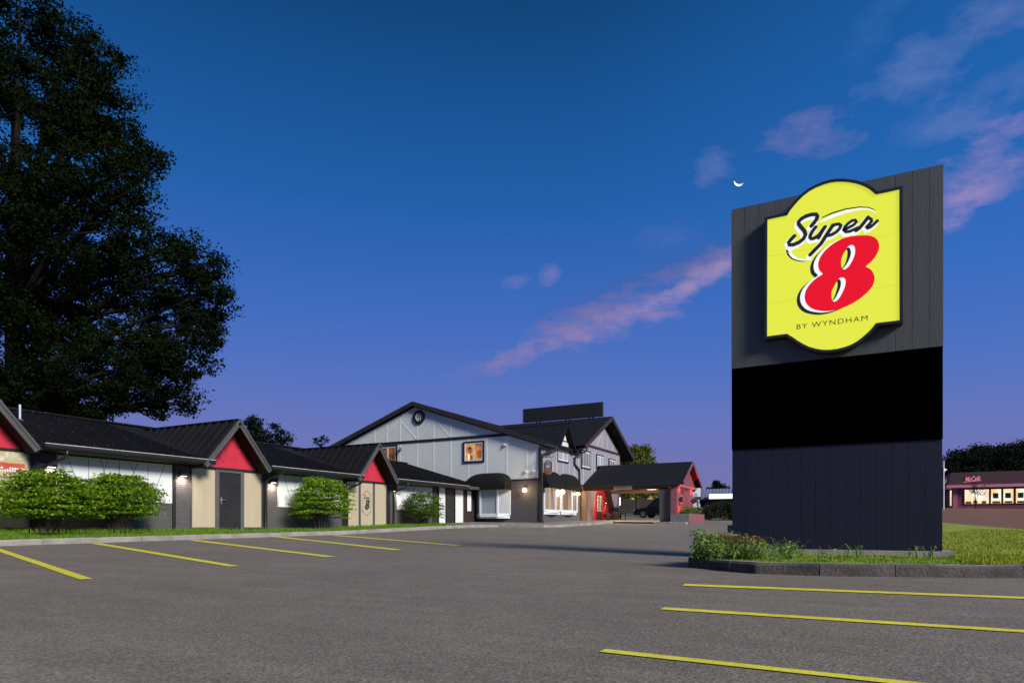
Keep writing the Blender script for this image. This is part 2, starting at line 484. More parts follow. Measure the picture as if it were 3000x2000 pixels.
# painted bay lines: (x0, y0, x1, y1, width at 0, width at 1)
for (x0, y0, x1, y1, w0, w1) in [(-17.1, 7.55, -7.33, 4.12, .15, .12), (-17.05, 9.80, -7.52, 6.14, .20, .15), (-16.95, 12.45, -7.85, 8.33, .24, .18),
                                 (-17.05, 15.7, -8.32, 10.73, .26, .20), (-16.98, 18.15, -8.34, 13.01, .28, .22),
                                 (-1.58, 6.52, 4.2, 7.08, .19, .14), (-1.31, 4.77, 4.2, 4.86, .13, .10), (-1.16, 3.13, 3.5, 2.97, .078, .07)]:
    d = Vector((x1 - x0, y1 - y0, 0)).normalized(); n = Vector((-d.y, d.x, 0))
    pts = []
    K = 14
    rnd = random.Random(int(x0 * 100 + y0 * 37))
    for i in range(K + 1):
        t = i / K; w = (w0 + (w1 - w0) * t) / 2 * rnd.uniform(.94, 1.06); c = Vector((x0 + (x1 - x0) * t, y0 + (y1 - y0) * t, 0))
        pts.append((c + n * w, c - n * w))
    poly = [p[0] for p in pts] + [p[1] for p in reversed(pts)]
    pl = sheet('bay_line', [(p.x, p.y) for p in poly], .018, m_yellow)
    pl.parent = lot


def kerb(name, path, w, h, m, joint=1.6, inside=1, top_m=None):
    """kerb stones along a polyline of world (x, y); the outer face follows the path, the stone lies to its inside"""
    mb = MB(); rnd = random.Random(len(path))
    for i in range(len(path) - 1):
        a, b = Vector((*path[i], 0)), Vector((*path[i + 1], 0)); Ls = (b - a).length; k = max(1, round(Ls / joint)); d = (b - a) / Ls
        n = Vector((-d.y, d.x, 0)) * inside
        for j in range(k):
            p, q = a + d * (Ls * j / k + .006), a + d * (Ls * (j + 1) / k - .006)
            S = max(1, int((q - p).length / .22)); ring = []
            for s_ in range(S + 1):
                c = p.lerp(q, s_ / S); e = rnd.uniform(-.010, .010); hh = h + rnd.uniform(-.009, .009)
                c0 = c + n * e; z = gz_at(c.x, c.y)
                ch = .022 + rnd.uniform(0, .012)
                ring.append([(c0.x, c0.y, z - .1), (c0.x, c0.y, z + hh - ch), (c0.x + n.x * ch, c0.y + n.y * ch, z + hh),
                             (c.x + n.x * w, c.y + n.y * w, z + hh), (c.x + n.x * w, c.y + n.y * w, z - .1)])
            n0 = len(mb.v)
            for rg in ring: mb.v += rg
            for s_ in range(S):
                for t in range(5):
                    t2 = (t + 1) % 5; b0 = n0 + s_ * 5; b1 = b0 + 5
                    mb.f.append((b0 + t, b0 + t2, b1 + t2, b1 + t))
            mb.f.append(tuple(n0 + t for t in range(5))); mb.f.append(tuple(n0 + S * 5 + t for t in range(4, -1, -1)))
    o = mb.build(name, m)
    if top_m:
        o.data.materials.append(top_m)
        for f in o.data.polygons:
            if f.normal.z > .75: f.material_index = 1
    return struct(o)


kerb('wing_kerb', [(-17.4, -6), (-17.4, 26), (-17.15, 27.6), (-16.2, 29.0), (-13.9, 29.4), (-13.4, 30.4), (-13.4, 36.0), (-13.5, 38.3)], .16, .15, m_conc, 2.4)
ISL = [(2.2, 26.0), (-2.1, 11.4), (-2.12, 9.6), (-2.1, 8.89), (-1.75, 8.63), (-1.46, 8.38), (-1.14, 8.22), (-.47, 8.25), (.28, 8.52), (1.51, 8.99), (4.0, 9.9), (9, 11.7)]
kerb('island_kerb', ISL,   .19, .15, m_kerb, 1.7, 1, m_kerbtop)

# grass strip in front of the wing: kerb top up to the wall foot
mb = MB()
ys = [-6 + i * .5 for i in range(67)]
for i in range(len(ys) - 1):
    rows = []
    for y in (ys[i], ys[i + 1]):
        rows.append([(x, y, max(gz_at(x, y) + .145, -.16 if x < -18.4 else -9) + (.02 if x < -19 else 0)) for x in (-17.545, -18.4, -19.2, -19.95)])
    for j in range(3):
        mb.quad(rows[0][j + 1], rows[0][j], rows[1][j], rows[1][j + 1])
strip = struct(mb.build('grass_strip', m_turf))
mb = MB()
struct(sheet('sidewalk', [(-17.53, 27.0), (-17.29, 27.68), (-16.28, 29.14), (-13.98, 29.54), (-13.55, 30.43), (-13.55, 38.6), (-19.9, 38.6), (-19.9, 27.3)], .146, m_walk))
struct(sheet('entrance_pavement', [(-15.9, 38.6), (-9.2, 38.9), (-9.2, 45.0), (-15.9, 45.0)], .10, m_conc))
lawn = struct(sheet('lawn', [(2.2, 26.0), (-1.95, 11.4), (-2.0, 9.6), (-1.98, 8.98), (-1.68, 8.75), (-1.4, 8.5), (-1.1, 8.34), (-.5, 8.38), (.25, 8.65), (1.48, 9.12), (4.0, 10.03), (9, 11.8), (12.0, 20), (5.7, 33), (3.7, 44)], .135, m_turf_yel))


def blades(name, samples, hmin, hmax, wd, m, seed=1, lean=.5):
    """grass blades: samples = list of (x, y, z)"""
    rg = np.random.default_rng(seed); P = np.array(samples); n = len(P)
    a = rg.uniform(0, 2 * np.pi, n); h = rg.uniform(hmin, hmax, n); l = rg.uniform(.1, lean, n) * h; b = rg.uniform(0, 2 * np.pi, n)
    w = wd * rg.uniform(.6, 1.2, n)
    dx, dy = np.cos(a) * w, np.sin(a) * w
    lx, ly = np.cos(b) * l, np.sin(b) * l
    V = np.empty((n, 5, 3))
    V[:, 0] = P + np.stack([-dx, -dy, 0 * a], 1); V[:, 1] = P + np.stack([dx, dy, 0 * a], 1)
    V[:, 2] = P + np.stack([dx * .7 + lx * .4, dy * .7 + ly * .4, h * .62], 1); V[:, 3] = P + np.stack([-dx * .7 + lx * .4, -dy * .7 + ly * .4, h * .62], 1)
    V[:, 4] = P + np.stack([lx, ly, h], 1)
    F = []
    for i in range(n):
        k = i * 5; F.append((k, k + 1, k + 2, k + 3)); F.append((k + 3, k + 2, k + 4))
    me = bpy.data.meshes.new(name); me.from_pydata(V.reshape(-1, 3).tolist(), [], F); me.materials.append(m)
    o = bpy.data.objects.new(name, me); COL.objects.link(o); o['_o'] = (0., 0., 0.); o['kind'] = 'stuff'
    return o


m_blade = leafmat('grass_blade', (.10, .22, .010), (.20, .34, .02), .35)
m_blade_y = leafmat('lawn_blade', (.20, .26, .014), (.36, .38, .03), .35)
rg = random.Random(3)
S_ = []
while len(S_) < 17000:
    x = rg.uniform(-19.85, -17.56); y = rg.uniform(2, 28.0)
    if 15.4 < y < 17.0 and rg.random() < .8: continue
    if x > -18.4: z = gz_at(x, y) + .145
    else: z = max(gz_at(x, y) + .145, -.16)
    S_.append((x, y, z - .01))
g_ = blades('grass', S_, .05, .15, .008, m_blade, 2)
tag(g_, 'short green grass between the concrete kerb and the low motel wing', 'grass')
S_ = []
while len(S_) < 30000:
    u = rg.random()
    if u < .45: x = rg.uniform(-2.1, 3.2); y = rg.uniform(8.2, 11.2)
    else: x = rg.uniform(-.5, 6.5); y = 8.8 + 24 * rg.random() ** 1.6
    if y < np.interp(x, [-2.1, -1.4, -1.1, -.5, .25, 1.5, 4, 9], [9.1, 8.52, 8.36, 8.40, 8.67, 9.14, 10.05, 11.8]): continue
    if x > 3.7 + (44 - y) * .19 or x < -2.15 + max(0, y - 11.4) * .28: continue
    if -1.95 < x < 1.0 and 10.55 < y < 11.6: continue
    if x < .9 and y < 10.6 and rg.random() < .35 + .5 * (math.sin(x * 9) * math.sin(y * 7 + x * 3) > .1): continue
    S_.append((x, y, gz_at(x, y) + .125))
near = [p for p in S_ if p[1] < 10.7 and p[0] < 1.0]
far_ = [p for p in S_ if not (p[1] < 10.7 and p[0] < 1.0)]
tag(blades('island_grass', near, .012, .048, .006, m_blade, 4), 'patchy grass growing between the kerb stones and the tall sign', 'grass')
tag(blades('lawn_grass', far_, .03, .07, .009, m_blade_y, 5), 'yellow green mown grass on the lawn behind the tall sign', 'grass')


# ------------------------------------------------------------------ low motel wing (wall plane x = -19.9, faces +X)
XW = -19.9
wing = thing('motel_wing', 'long low motel wing with black roof, red gables and dark painted brick wall', 'building', (-20, 12, -.2))
mb = MB(); mb.box(-30.5, -6, -1.2, XW, 32.95, 1.985)
mb.build('wall', m_brick, wing)
mb = MB(); mb.box(-30.5, -6, 1.985, XW + .03, 32.95, 2.16)
mb.build('eaves_band', m_black, wing)
# main roof
EX, EZ, RX, RZ = -19.27, 2.20, -25.0, 3.85
mb = MB()
GY = (8.22, 15.92, 23.42)                                   # centre lines of the three entry gables
sl = (RZ - EZ) / (EX - RX)
edges = [-7.0]
for yc in GY: edges += [yc - 1.30, yc + 1.30]
edges.append(33.0)
for i in range(len(edges) - 1):
    xe = EX if i % 2 == 0 else -20.05
    ze_ = EZ + (EX - xe) * sl
    mb.slab((xe, edges[i], ze_), (xe, edges[i + 1], ze_), (RX, edges[i + 1], RZ), (RX, edges[i], RZ), .14)
mb.slab((RX, -7, RZ), (RX, 33, RZ), (-30.9, 33, EZ), (-30.9, -7, EZ), .14)
y = -6.8
while y < 32.9:
    if all(abs(y - g_) > 1.34 for g_ in GY): mb.beam((EX + .01, y, EZ + .012), (RX, y, RZ + .012), .035, .06)
    y += .2286
mb.beam((RX, -7, RZ + .03), (RX, 33, RZ + .03), .34, .05)
roof = mb.build('roof', m_roofl, wing)
mb = MB(); mb.tube([(-22.9, 10.9, 2.9), (-22.9, 10.9, 3.72)], .045); mb.tube([(-22.9, 10.9, 3.2), (-22.9, 10.9, 3.3)], [.12, .06])
mb.build('vent_pipe', m_steel, roof)
mb = MB()
for i in range(0, len(edges) - 1, 2):
    mb = MB(); mb.box(EX - .02, edges[i], EZ - .17, EX - .6, edges[i + 1], EZ - .14); mb.build('soffit', m_black, wing)


def gutter(y0, y1, label=None):
    mb = MB()
    prof = [(-.02, .0), (.10, .0), (.115, -.05), (.10, -.10), (.06, -.145), (-.02, -.145)]
    mb.prism([(EX + a, y0, EZ - .005 + b) for a, b in prof], (0, y1 - y0, 0))
    g = mb.build('gutter', m_gutter, wing)
    mb = MB(); mb.box(EX + .09, y0, EZ - .004, EX + .118, y1, EZ + .012)
    mb.build('gutter_lip', m_gutlip, g)
    return g


gutter(9.72, 14.95); gutter(17.32, 22.4); gutter(24.7, 31.0)
mb = MB(); mb.box(EX, 31.0, EZ - .15, EX + .03, 32.9, EZ - .002); mb.build('fascia', m_grey, wing)


def gable(yc, hw=1.34):
    """cross gable over an entry: prism roof, red triangle, grey rake boards, standing seams"""
    zt, ze = 3.69, 2.09
    xf, xb = -19.22, -24.6
    mb = MB()
    e = .08
    for sg in (-1, 1):
        mb.slab((xf, yc, zt), (xf, yc + sg * (hw + e), ze - e * 1.2), (xb, yc + sg * (hw + e), ze - e * 1.2), (xb, yc, zt), .10 * sg)
        x = xf - .1
        while x > xb + .3:
            nv = Vector((0, sg * (zt - ze), hw)).normalized() * .02
            mb.beam(Vector((x, yc + sg * .03, zt - .03)) + nv, Vector((x, yc + sg * hw, ze)) + nv, .04, .10, up=(0, sg * .7, .7))
            x -= .42
    mb.beam((xf + .02, yc, zt + .01), (xb, yc, zt + .01), .16, .04)
    g = mb.build('gable_roof', m_roof, wing)
    mb = MB()
    for sg in (-1, 1):
        d = Vector((0, sg * hw, ze - zt)).normalized()
        a = Vector((xf + .02, yc, zt - .10)); b = Vector((xf + .02, yc + sg * (hw + .0), ze - .10))
        mb.beam(a, b, .045, .17, up=(0, -sg * d.z, abs(d.y)))
        a2 = a + Vector((.03, 0, .085)); b2 = b + Vector((.03, 0, .085))
        mb.beam(a2, b2, .05, .06, up=(0, -sg * d.z, abs(d.y)))
    mb.build('rake_board', m_grey, g)
    mb = MB(); k = (zt - ze) / hw
    mb.prism([(XW + .02, yc - hw + .02, ze - .05), (XW + .02, yc + hw - .02, ze - .05), (XW + .02, yc, zt - .12)], (.03, 0, 0))
    p = mb.build('gable_panel', m_red, g)
    mb = MB(); o = XW + .05
    mb.pbox(('x', XW), yc - hw + .1, yc + hw - .1, ze - .05, ze + .12, .05, .075)
    mb.pbox(('x', XW), yc - .05, yc + .05, ze + .12, zt - .25, .05, .075)
    for sg in (-1, 1):
        mb.beam((o + .012, yc + sg * .05, ze + .14), (o + .012, yc + sg * .62, ze + .72), .024, .10, up=(0, -.7 * sg, .7))
        mb.beam((o + .012, yc + sg * (hw - .12), ze + .06), (o + .012, yc + sg * .05, zt - .26), .024, .12, up=(0, sg * .7, .7))
    mb.build('gable_trim', m_red, p)
    mb = MB(); mb.box(XW + .03, yc - hw - .1, ze - .12, XW + .09, yc + hw + .1, ze - .045); mb.build('lintel', m_black, g)
    return g


for yc in GY: gable(yc)


# lit curtain glass beside the entries
def tan_mat():
    m = bpy.data.materials.new('curtained_glass'); m.use_nodes = True
    t = m.node_tree; b = t.nodes['Principled BSDF']; b.inputs['Roughness'].default_value = .22; b.inputs['Specular IOR Level'].default_value = .55
    co = t.nodes.new('ShaderNodeTexCoord'); mp = t.nodes.new('ShaderNodeMapping'); mp.inputs['Scale'].default_value = (1, 2.2, .15)
    t.links.new(co.outputs['Object'], mp.inputs[0])
    n = t.nodes.new('ShaderNodeTexNoise'); n.inputs['Scale'].default_value = 2.2; n.inputs['Detail'].default_value = 3; t.links.new(mp.outputs[0], n.inputs['Vector'])
    r = t.nodes.new('ShaderNodeValToRGB'); t.links.new(n.outputs[0], r.inputs[0])
    r.color_ramp.elements[0].position = .3; r.color_ramp.elements[0].color = (.50, .415, .275, 1)
    r.color_ramp.elements[1].position = .7; r.color_ramp.elements[1].color = (.54, .455, .31, 1)
    t.links.new(r.outputs[0], b.inputs['Base Color'])
    return m


m_tan = tan_mat()
PX = ('x', XW)


def tan_window(y0, y1, z0=-.03, z1=1.96):
    mb = MB()
    for a, b, c, d in ((y0 - .035, y0, z0, z1), (y1, y1 + .035, z0, z1), (y0 - .035, y1 + .035, z0 - .04, z0), (y0 - .035, y1 + .035, z1, z1 + .03)):
        mb.pbox(PX, a, b, c, d, .005, .055)
    w = mb.build('window', m_frame if y1 < 18 else m_steel, wing)
    mb = MB(); mb.pbox(PX, y0, y1, z0, z1, .004, .03); mb.build('pane', m_tan, w)
    return w


tan_window(8.0, 9.66); tan_window(7.0, 7.93)
tan_window(14.56, 15.46); tan_window(16.66, 17.44)
tan_window(22.1, 22.80); w_logo = tan_window(22.94, 23.76); tan_window(23.9, 24.70)
mb = MB()
for a, b in ((15.47, 15.60), (16.50, 16.63)): mb.pbox(PX, a, b, -.3, 1.99, .006, .07)
mb.pbox(PX, 15.60, 16.50, 1.89, 1.99, .006, .07)
dfr = mb.build('door_frame', m_frame, wing)
mb = MB(); mb.pbox(PX, 15.605, 16.495, -.2, 1.885, .004, .05); door = mb.build('door', m_door, wing, bevel=.006)
mb = MB(); mb.pbox(PX, 15.66, 15.72, .78, 1.02, .05, .065); mb.tube([(XW + .1, 15.69, .92), (XW + .11, 15.86, .92)], .014); mb.tube([(XW + .05, 15.69, .92), (XW + .11, 15.69, .92)], .014)
mb.build('handle', m_steel, door)

# white boards under the eaves with thin dark joints
for (y0, y1, z0) in ((10.37, 13.86, .745), (18.25, 21.9, .745), (25.55, 28.5, .80)):
    mb = MB(); mb.pbox(PX, y0, y1, z0, 2.1, .004, .028); wp = mb.build('wall_panel', m_white, wing)
    mb = MB(); k = 0; yy = y0 + .85
    while yy < y1 - .1:
        mb.pbox(PX, yy, yy + .014, z0 + .02, 2.09, .028, .032)
        zz = 2.08
        mb.beam((XW + .03, yy + .62, zz), (XW + .03, yy + .18, .95), .006, .016, up=(0, 1, .3))
        mb.beam((XW + .03, yy - .62, zz), (XW + .03, yy - .18, .95), .006, .016, up=(0, 1, -.3))
        yy += .9
    mb.pbox(PX, y0, y0 + .012, z0, 2.1, .028, .04); mb.pbox(PX, y1 - .012, y1, z0, 2.1, .028, .04)
    mb.build('panel_joint', m_groove, wp)
# dark timber posts and the glazed end of the wing
for a, b in ((9.72, 9.95), (13.87, 13.98), (17.49, 17.72), (21.8, 22.04), (24.75, 25.02)):
    mb = MB(); mb.pbox(PX, a, b, -.5, 2.0, .004, .045); mb.build('timber_post', m_black, wing)
for z in (1.35, 1.62):
    mb = MB(); mb.pbox(PX, 9.95, 10.36, z, z + .06, .004, .05); mb.build('timber_rail', m_black, wing)
mb = MB(); mb.pbox(PX, 28.5, 32.9, -.3, 2.1, .004, .03); mb.build('end_panel', m_darkbrown, wing)
for (y0, y1, z0, z1, m, nm) in ((29.05, 29.64, .15, 2.03, m_white, 'end_board'), (30.62, 31.42, .16, 2.0, m_white, 'white_door'), (31.83, 32.28, .86, 1.98, m_white, 'small_window')):
    mb = MB(); mb.pbox(PX, y0, y1, z0, z1, .03, .06); q = mb.build(nm, m, wing)
    mb = MB()
    for a, b in ((y0 - .05, y0), (y1, y1 + .05)): mb.pbox(PX, a, b, z0 - .04, z1 + .05, .03, .075)
    mb.pbox(PX, y0, y1, z1, z1 + .05, .03, .075); mb.build('surround', m_black, q)
mb = MB(); mb.pbox(PX, 29.75, 30.5, .05, 2.0, .03, .07); dd = mb.build('dark_door', m_door, wing)
mb = MB(); mb.tube([(XW + .1, 30.42, 1.0), (XW + .1, 30.3, 1.0)], .015); mb.build('handle', m_steel, dd)


def downspout(y, parent, x=XW, top=EZ - .12, zb=-.25, m=None):
    mb = MB()
    mb.tube([(EX + .04, y + .05, top), (EX + .04, y + .05, top - .12), (EX - .05, y + .04, top - .22), (x + .16, y - .2, top - .42), (x + .07, y - .24, top - .52),
             (x + .07, y - .24, zb + .15), (x + .12, y - .24, zb)], .042)
    return mb.build('downspout', m or m_gutter, parent, smooth=True)


downspout(10.25, wing); downspout(17.85, wing, top=EZ - .02); downspout(22.3, wing); downspout(25.5, wing)


# roundel mark on the glass of the far entry (dark print)
def poly_cap(p, w):
    p = [Vector((a, b)) for a, b in p]; Lft, Rgt = [], []
    for i, q in enumerate(p):
        d = (p[min(i + 1, len(p) - 1)] - p[max(i - 1, 0)]).normalized(); n = Vector((-d.y, d.x)) * w / 2
        Lft.append(q + n); Rgt.append(q - n)
    d1 = (p[-1] - p[-2]).normalized(); d0 = (p[0] - p[1]).normalized(); cap1, cap0 = [], []
    for k in range(1, 6):
        t = math.pi * k / 6
        n1 = Vector((-d1.y, d1.x)); cap1.append(p[-1] + n1 * math.cos(t) * w / 2 + d1 * math.sin(t) * w / 2)
        n0 = Vector((-d0.y, d0.x)); cap0.append(p[0] + n0 * math.cos(t) * w / 2 + d0 * math.sin(t) * w / 2)
    return Lft, cap1, Rgt, cap0


def stroke(mb, p, w, place, o0, o1):
    """round-ended stroke of width w along p (2D), set on a surface by place(a, z, out)"""
    Lf, c1, Rt, c0 = poly_cap(p, w)
    ring = Lf + c1 + Rt[::-1] + c0
    n = len(Lf); m = len(ring); b = len(mb.v)
    for q in ring: mb.v.append(tuple(place(q[0], q[1], o1)))
    for q in ring: mb.v.append(tuple(place(q[0], q[1], o0)))
    r0 = n + len(c1)
    for i in range(n - 1):
        mb.f.append((b + i, b + i + 1, b + r0 + n - 2 - i, b + r0 + n - 1 - i))
    mb.f.append(tuple([b + n - 1] + [b + n + k for k in range(len(c1))] + [b + r0]))
    mb.f.append(tuple([b + r0 + n - 1] + [b + r0 + n + k for k in range(len(c0))] + [b]))
    for i in range(m):
        j = (i + 1) % m
        mb.f.append((b + i, b + m + i, b + m + j, b + j))


def plate(mb, p, place, o0, o1):
    """filled outline p (2D) as a thin plate"""
    n = len(mb.v); m = len(p)
    for q in p: mb.v.append(tuple(place(q[0], q[1], o1)))
    for q in p: mb.v.append(tuple(place(q[0], q[1], o0)))
    mb.f.append(tuple(n + i for i in range(m))); mb.f.append(tuple(n + m + i for i in range(m - 1, -1, -1)))
    for i in range(m):
        j = (i + 1) % m; mb.f.append((n + i, n + m + i, n + m + j, n + j))


def text_mesh(txt, size, place, depth, o, shear=0.0, xs=1.0, space=1.0, bold=0.0):
    cu = bpy.data.curves.new('lettering', 'FONT'); cu.body = txt; cu.size = size; cu.shear = shear; cu.space_character = space; cu.offset = bold
    cu.align_x = 'CENTER'; cu.align_y = 'BOTTOM_BASELINE'
    ob = bpy.data.objects.new('lettering', cu); COL.objects.link(ob)
    dg = bpy.context.evaluated_depsgraph_get(); dg.update()
    me = bpy.data.meshes.new_from_object(ob.evaluated_get(dg))
    mb = MB()
    mb.v = [tuple(place(v.co.x * xs, v.co.y, o)) for v in me.vertices]
    mb.f = [tuple(p.vertices) for p in me.polygons]
    bpy.data.objects.remove(ob); bpy.data.curves.remove(cu); bpy.data.meshes.remove(me)
    return mb


# sign artwork outlines, metres on the face of the tall sign (x, z)
T_FACE = [(-1.338,4.669),(-1.197,4.671),(-1.058,4.672),(-1.018,4.738),(-0.969,4.791),(-0.91,4.852),(-0.842,4.91),(-0.755,4.963),(-0.669,4.995),(-0.574,5.014),(-0.48,5.023),(-0.396,5.015),(-0.313,4.996),(-0.23,4.968),(-0.148,4.932),(-0.081,4.893),(-0.022,4.851),(0.032,4.804),(0.076,4.751),(0.111,4.712),(0.261,4.711),(0.399,4.714),(0.402,2.883),(0.261,2.883),(0.111,2.885),(0.067,2.822),(0.014,2.767),(-0.058,2.706),(-0.13,2.654),(-0.208,2.617),(-0.294,2.593),(-0.387,2.58),(-0.48,2.579),(-0.574,2.591),(-0.669,2.62),(-0.759,2.66),(-0.842,2.715),(-0.914,2.771),(-0.979,2.828),(-1.018,2.857),(-1.058,2.892),(-1.197,2.892),(-1.343,2.892)]
T_S1 = [(-0.959,4.342),(-1.004,4.303),(-1.038,4.262),(-1.029,4.223),(-0.972,4.215),(-0.896,4.234),(-0.833,4.276),(-0.806,4.331),(-0.821,4.389),(-0.865,4.453),(-0.899,4.508),(-0.902,4.543),(-0.865,4.578),(-0.796,4.606),(-0.721,4.612),(-0.662,4.602),(-0.645,4.571),(-0.656,4.528),(-0.69,4.484),(-0.727,4.444)]
T_U = [(-0.669,4.414),(-0.709,4.366),(-0.738,4.315),(-0.746,4.278),(-0.727,4.254),(-0.69,4.253),(-0.645,4.275),(-0.604,4.313),(-0.573,4.358),(-0.543,4.392)]
T_U2 = [(-0.543,4.392),(-0.586,4.327),(-0.616,4.272),(-0.629,4.248)]
T_P = [(-0.44,4.393),(-0.513,4.285),(-0.598,4.154),(-0.672,4.087),(-0.743,4.02)]
T_P2 = [(-0.458,4.374),(-0.404,4.398),(-0.356,4.392),(-0.334,4.368),(-0.35,4.328),(-0.392,4.286),(-0.446,4.26),(-0.498,4.255)]
T_E = [(-0.284,4.297),(-0.231,4.316),(-0.166,4.342),(-0.133,4.378),(-0.149,4.405),(-0.19,4.406),(-0.243,4.375),(-0.282,4.336),(-0.299,4.294),(-0.272,4.262),(-0.219,4.257),(-0.154,4.277),(-0.114,4.288)]
T_R = [(0.014,4.409),(-0.038,4.344),(-0.096,4.277),(-0.137,4.253)]
T_R2 = [(-0.009,4.384),(0.026,4.396),(0.052,4.374),(0.06,4.343),(0.026,4.304),(-0.009,4.272),(-0.001,4.255),(0.041,4.262),(0.089,4.297),(0.129,4.334)]
T_SWT = [(-0.635,4.469),(-0.573,4.51),(-0.44,4.553),(-0.272,4.576),(-0.096,4.571),(0.014,4.542),(0.089,4.493),(0.14,4.416),(0.118,4.447),(0.077,4.482),(0.014,4.519),(-0.096,4.541),(-0.272,4.534),(-0.428,4.508),(-0.549,4.48)]
T_SWTB = [(-0.595,4.528),(-0.573,4.549),(-0.44,4.587),(-0.272,4.603),(-0.096,4.591),(0.02,4.558),(0.089,4.512),(0.112,4.479),(0.083,4.503),(0.014,4.546),(-0.096,4.575),(-0.272,4.585),(-0.44,4.564)]
T_SWB = [(-1.048,4.154),(-0.997,4.151),(-0.991,4.102),(-0.966,4.056),(-0.909,4.004),(-0.833,3.972),(-0.696,3.954),(-0.721,3.945),(-0.833,3.947),(-0.921,3.977),(-0.985,4.018),(-1.029,4.075)]
T_SWBB = [(-1.08,4.167),(-1.046,4.156),(-1.029,4.082),(-0.985,4.018),(-0.921,3.977),(-0.833,3.947),(-0.758,3.939),(-0.846,3.937),(-0.928,3.962),(-1.004,4.008),(-1.061,4.081)]
T_EIGHT = [(-0.061,4.169),(-0.011,4.159),(0.031,4.146),(0.069,4.127),(0.1,4.103),(0.124,4.075),(0.14,4.043),(0.151,4.005),(0.154,3.965),(0.149,3.928),(0.137,3.89),(0.116,3.849),(0.091,3.811),(0.065,3.781),(0.037,3.755),(0.005,3.733),(-0.015,3.713),(0.004,3.695),(0.034,3.675),(0.057,3.646),(0.077,3.612),(0.091,3.574),(0.097,3.533),(0.093,3.489),(0.081,3.445),(0.061,3.407),(0.034,3.37),(-0.003,3.333),(-0.047,3.296),(-0.098,3.26),(-0.154,3.228),(-0.213,3.201),(-0.272,3.18),(-0.332,3.163),(-0.392,3.152),(-0.454,3.148),(-0.513,3.15),(-0.563,3.158),(-0.61,3.172),(-0.661,3.19),(-0.709,3.214),(-0.747,3.244),(-0.777,3.279),(-0.799,3.317),(-0.813,3.359),(-0.819,3.403),(-0.816,3.448),(-0.805,3.491),(-0.786,3.532),(-0.758,3.572),(-0.724,3.609),(-0.685,3.642),(-0.645,3.67),(-0.601,3.688),(-0.573,3.705),(-0.589,3.73),(-0.615,3.759),(-0.628,3.793),(-0.635,3.83),(-0.634,3.872),(-0.625,3.916),(-0.606,3.96),(-0.58,4.002),(-0.549,4.038),(-0.513,4.07),(-0.473,4.1),(-0.428,4.127),(-0.376,4.152),(-0.32,4.172),(-0.259,4.181),(-0.196,4.183),(-0.126,4.178)]
T_HU_W = [(-0.213,4.057),(-0.191,4.055),(-0.172,4.043),(-0.159,4.025),(-0.152,3.999),(-0.15,3.962),(-0.154,3.92),(-0.166,3.877),(-0.184,3.834),(-0.206,3.792),(-0.231,3.756),(-0.259,3.732),(-0.284,3.72),(-0.301,3.723),(-0.314,3.738),(-0.325,3.763),(-0.332,3.795),(-0.335,3.834),(-0.332,3.875),(-0.323,3.913),(-0.308,3.95),(-0.289,3.984),(-0.267,4.015),(-0.24,4.041)]
T_HU_K = [(-0.267,4.015),(-0.248,4.028),(-0.231,4.028),(-0.217,4.011),(-0.207,3.983),(-0.204,3.953),(-0.207,3.917),(-0.219,3.874),(-0.237,3.83),(-0.261,3.791),(-0.284,3.759),(-0.301,3.741),(-0.314,3.738),(-0.325,3.76),(-0.332,3.795),(-0.335,3.834),(-0.332,3.875),(-0.323,3.913),(-0.308,3.95),(-0.288,3.986)]
T_HU_Y = [(-0.258,4.003),(-0.25,3.978),(-0.249,3.938),(-0.253,3.9),(-0.261,3.861),(-0.271,3.825),(-0.284,3.793),(-0.302,3.761),(-0.318,3.746),(-0.327,3.769),(-0.332,3.808),(-0.332,3.847),(-0.326,3.887),(-0.313,3.926),(-0.296,3.961),(-0.276,3.99)]
T_HL_W = [(-0.332,3.611),(-0.309,3.607),(-0.29,3.595),(-0.278,3.577),(-0.272,3.552),(-0.275,3.512),(-0.284,3.467),(-0.3,3.423),(-0.32,3.38),(-0.343,3.337),(-0.368,3.301),(-0.393,3.281),(-0.416,3.273),(-0.433,3.281),(-0.446,3.301),(-0.454,3.328),(-0.458,3.363),(-0.458,3.402),(-0.452,3.442),(-0.439,3.481),(-0.422,3.517),(-0.402,3.553),(-0.38,3.583),(-0.356,3.602)]
T_HL_K = [(-0.38,3.583),(-0.363,3.592),(-0.35,3.588),(-0.34,3.573),(-0.334,3.549),(-0.333,3.519),(-0.338,3.483),(-0.35,3.443),(-0.368,3.401),(-0.389,3.358),(-0.41,3.322),(-0.426,3.3),(-0.44,3.297),(-0.451,3.323),(-0.458,3.363),(-0.458,3.402),(-0.452,3.442),(-0.439,3.481),(-0.422,3.517),(-0.401,3.555)]
T_HL_Y = [(-0.386,3.565),(-0.379,3.545),(-0.377,3.51),(-0.382,3.473),(-0.392,3.432),(-0.406,3.385),(-0.422,3.344),(-0.435,3.316),(-0.446,3.307),(-0.454,3.328),(-0.458,3.363),(-0.458,3.398),(-0.452,3.435),(-0.437,3.474),(-0.418,3.51),(-0.4,3.545)]
T_TXT = [(-1.004,2.943),(0.083,2.949),(-1.004,3.012),(0.083,3.014)]


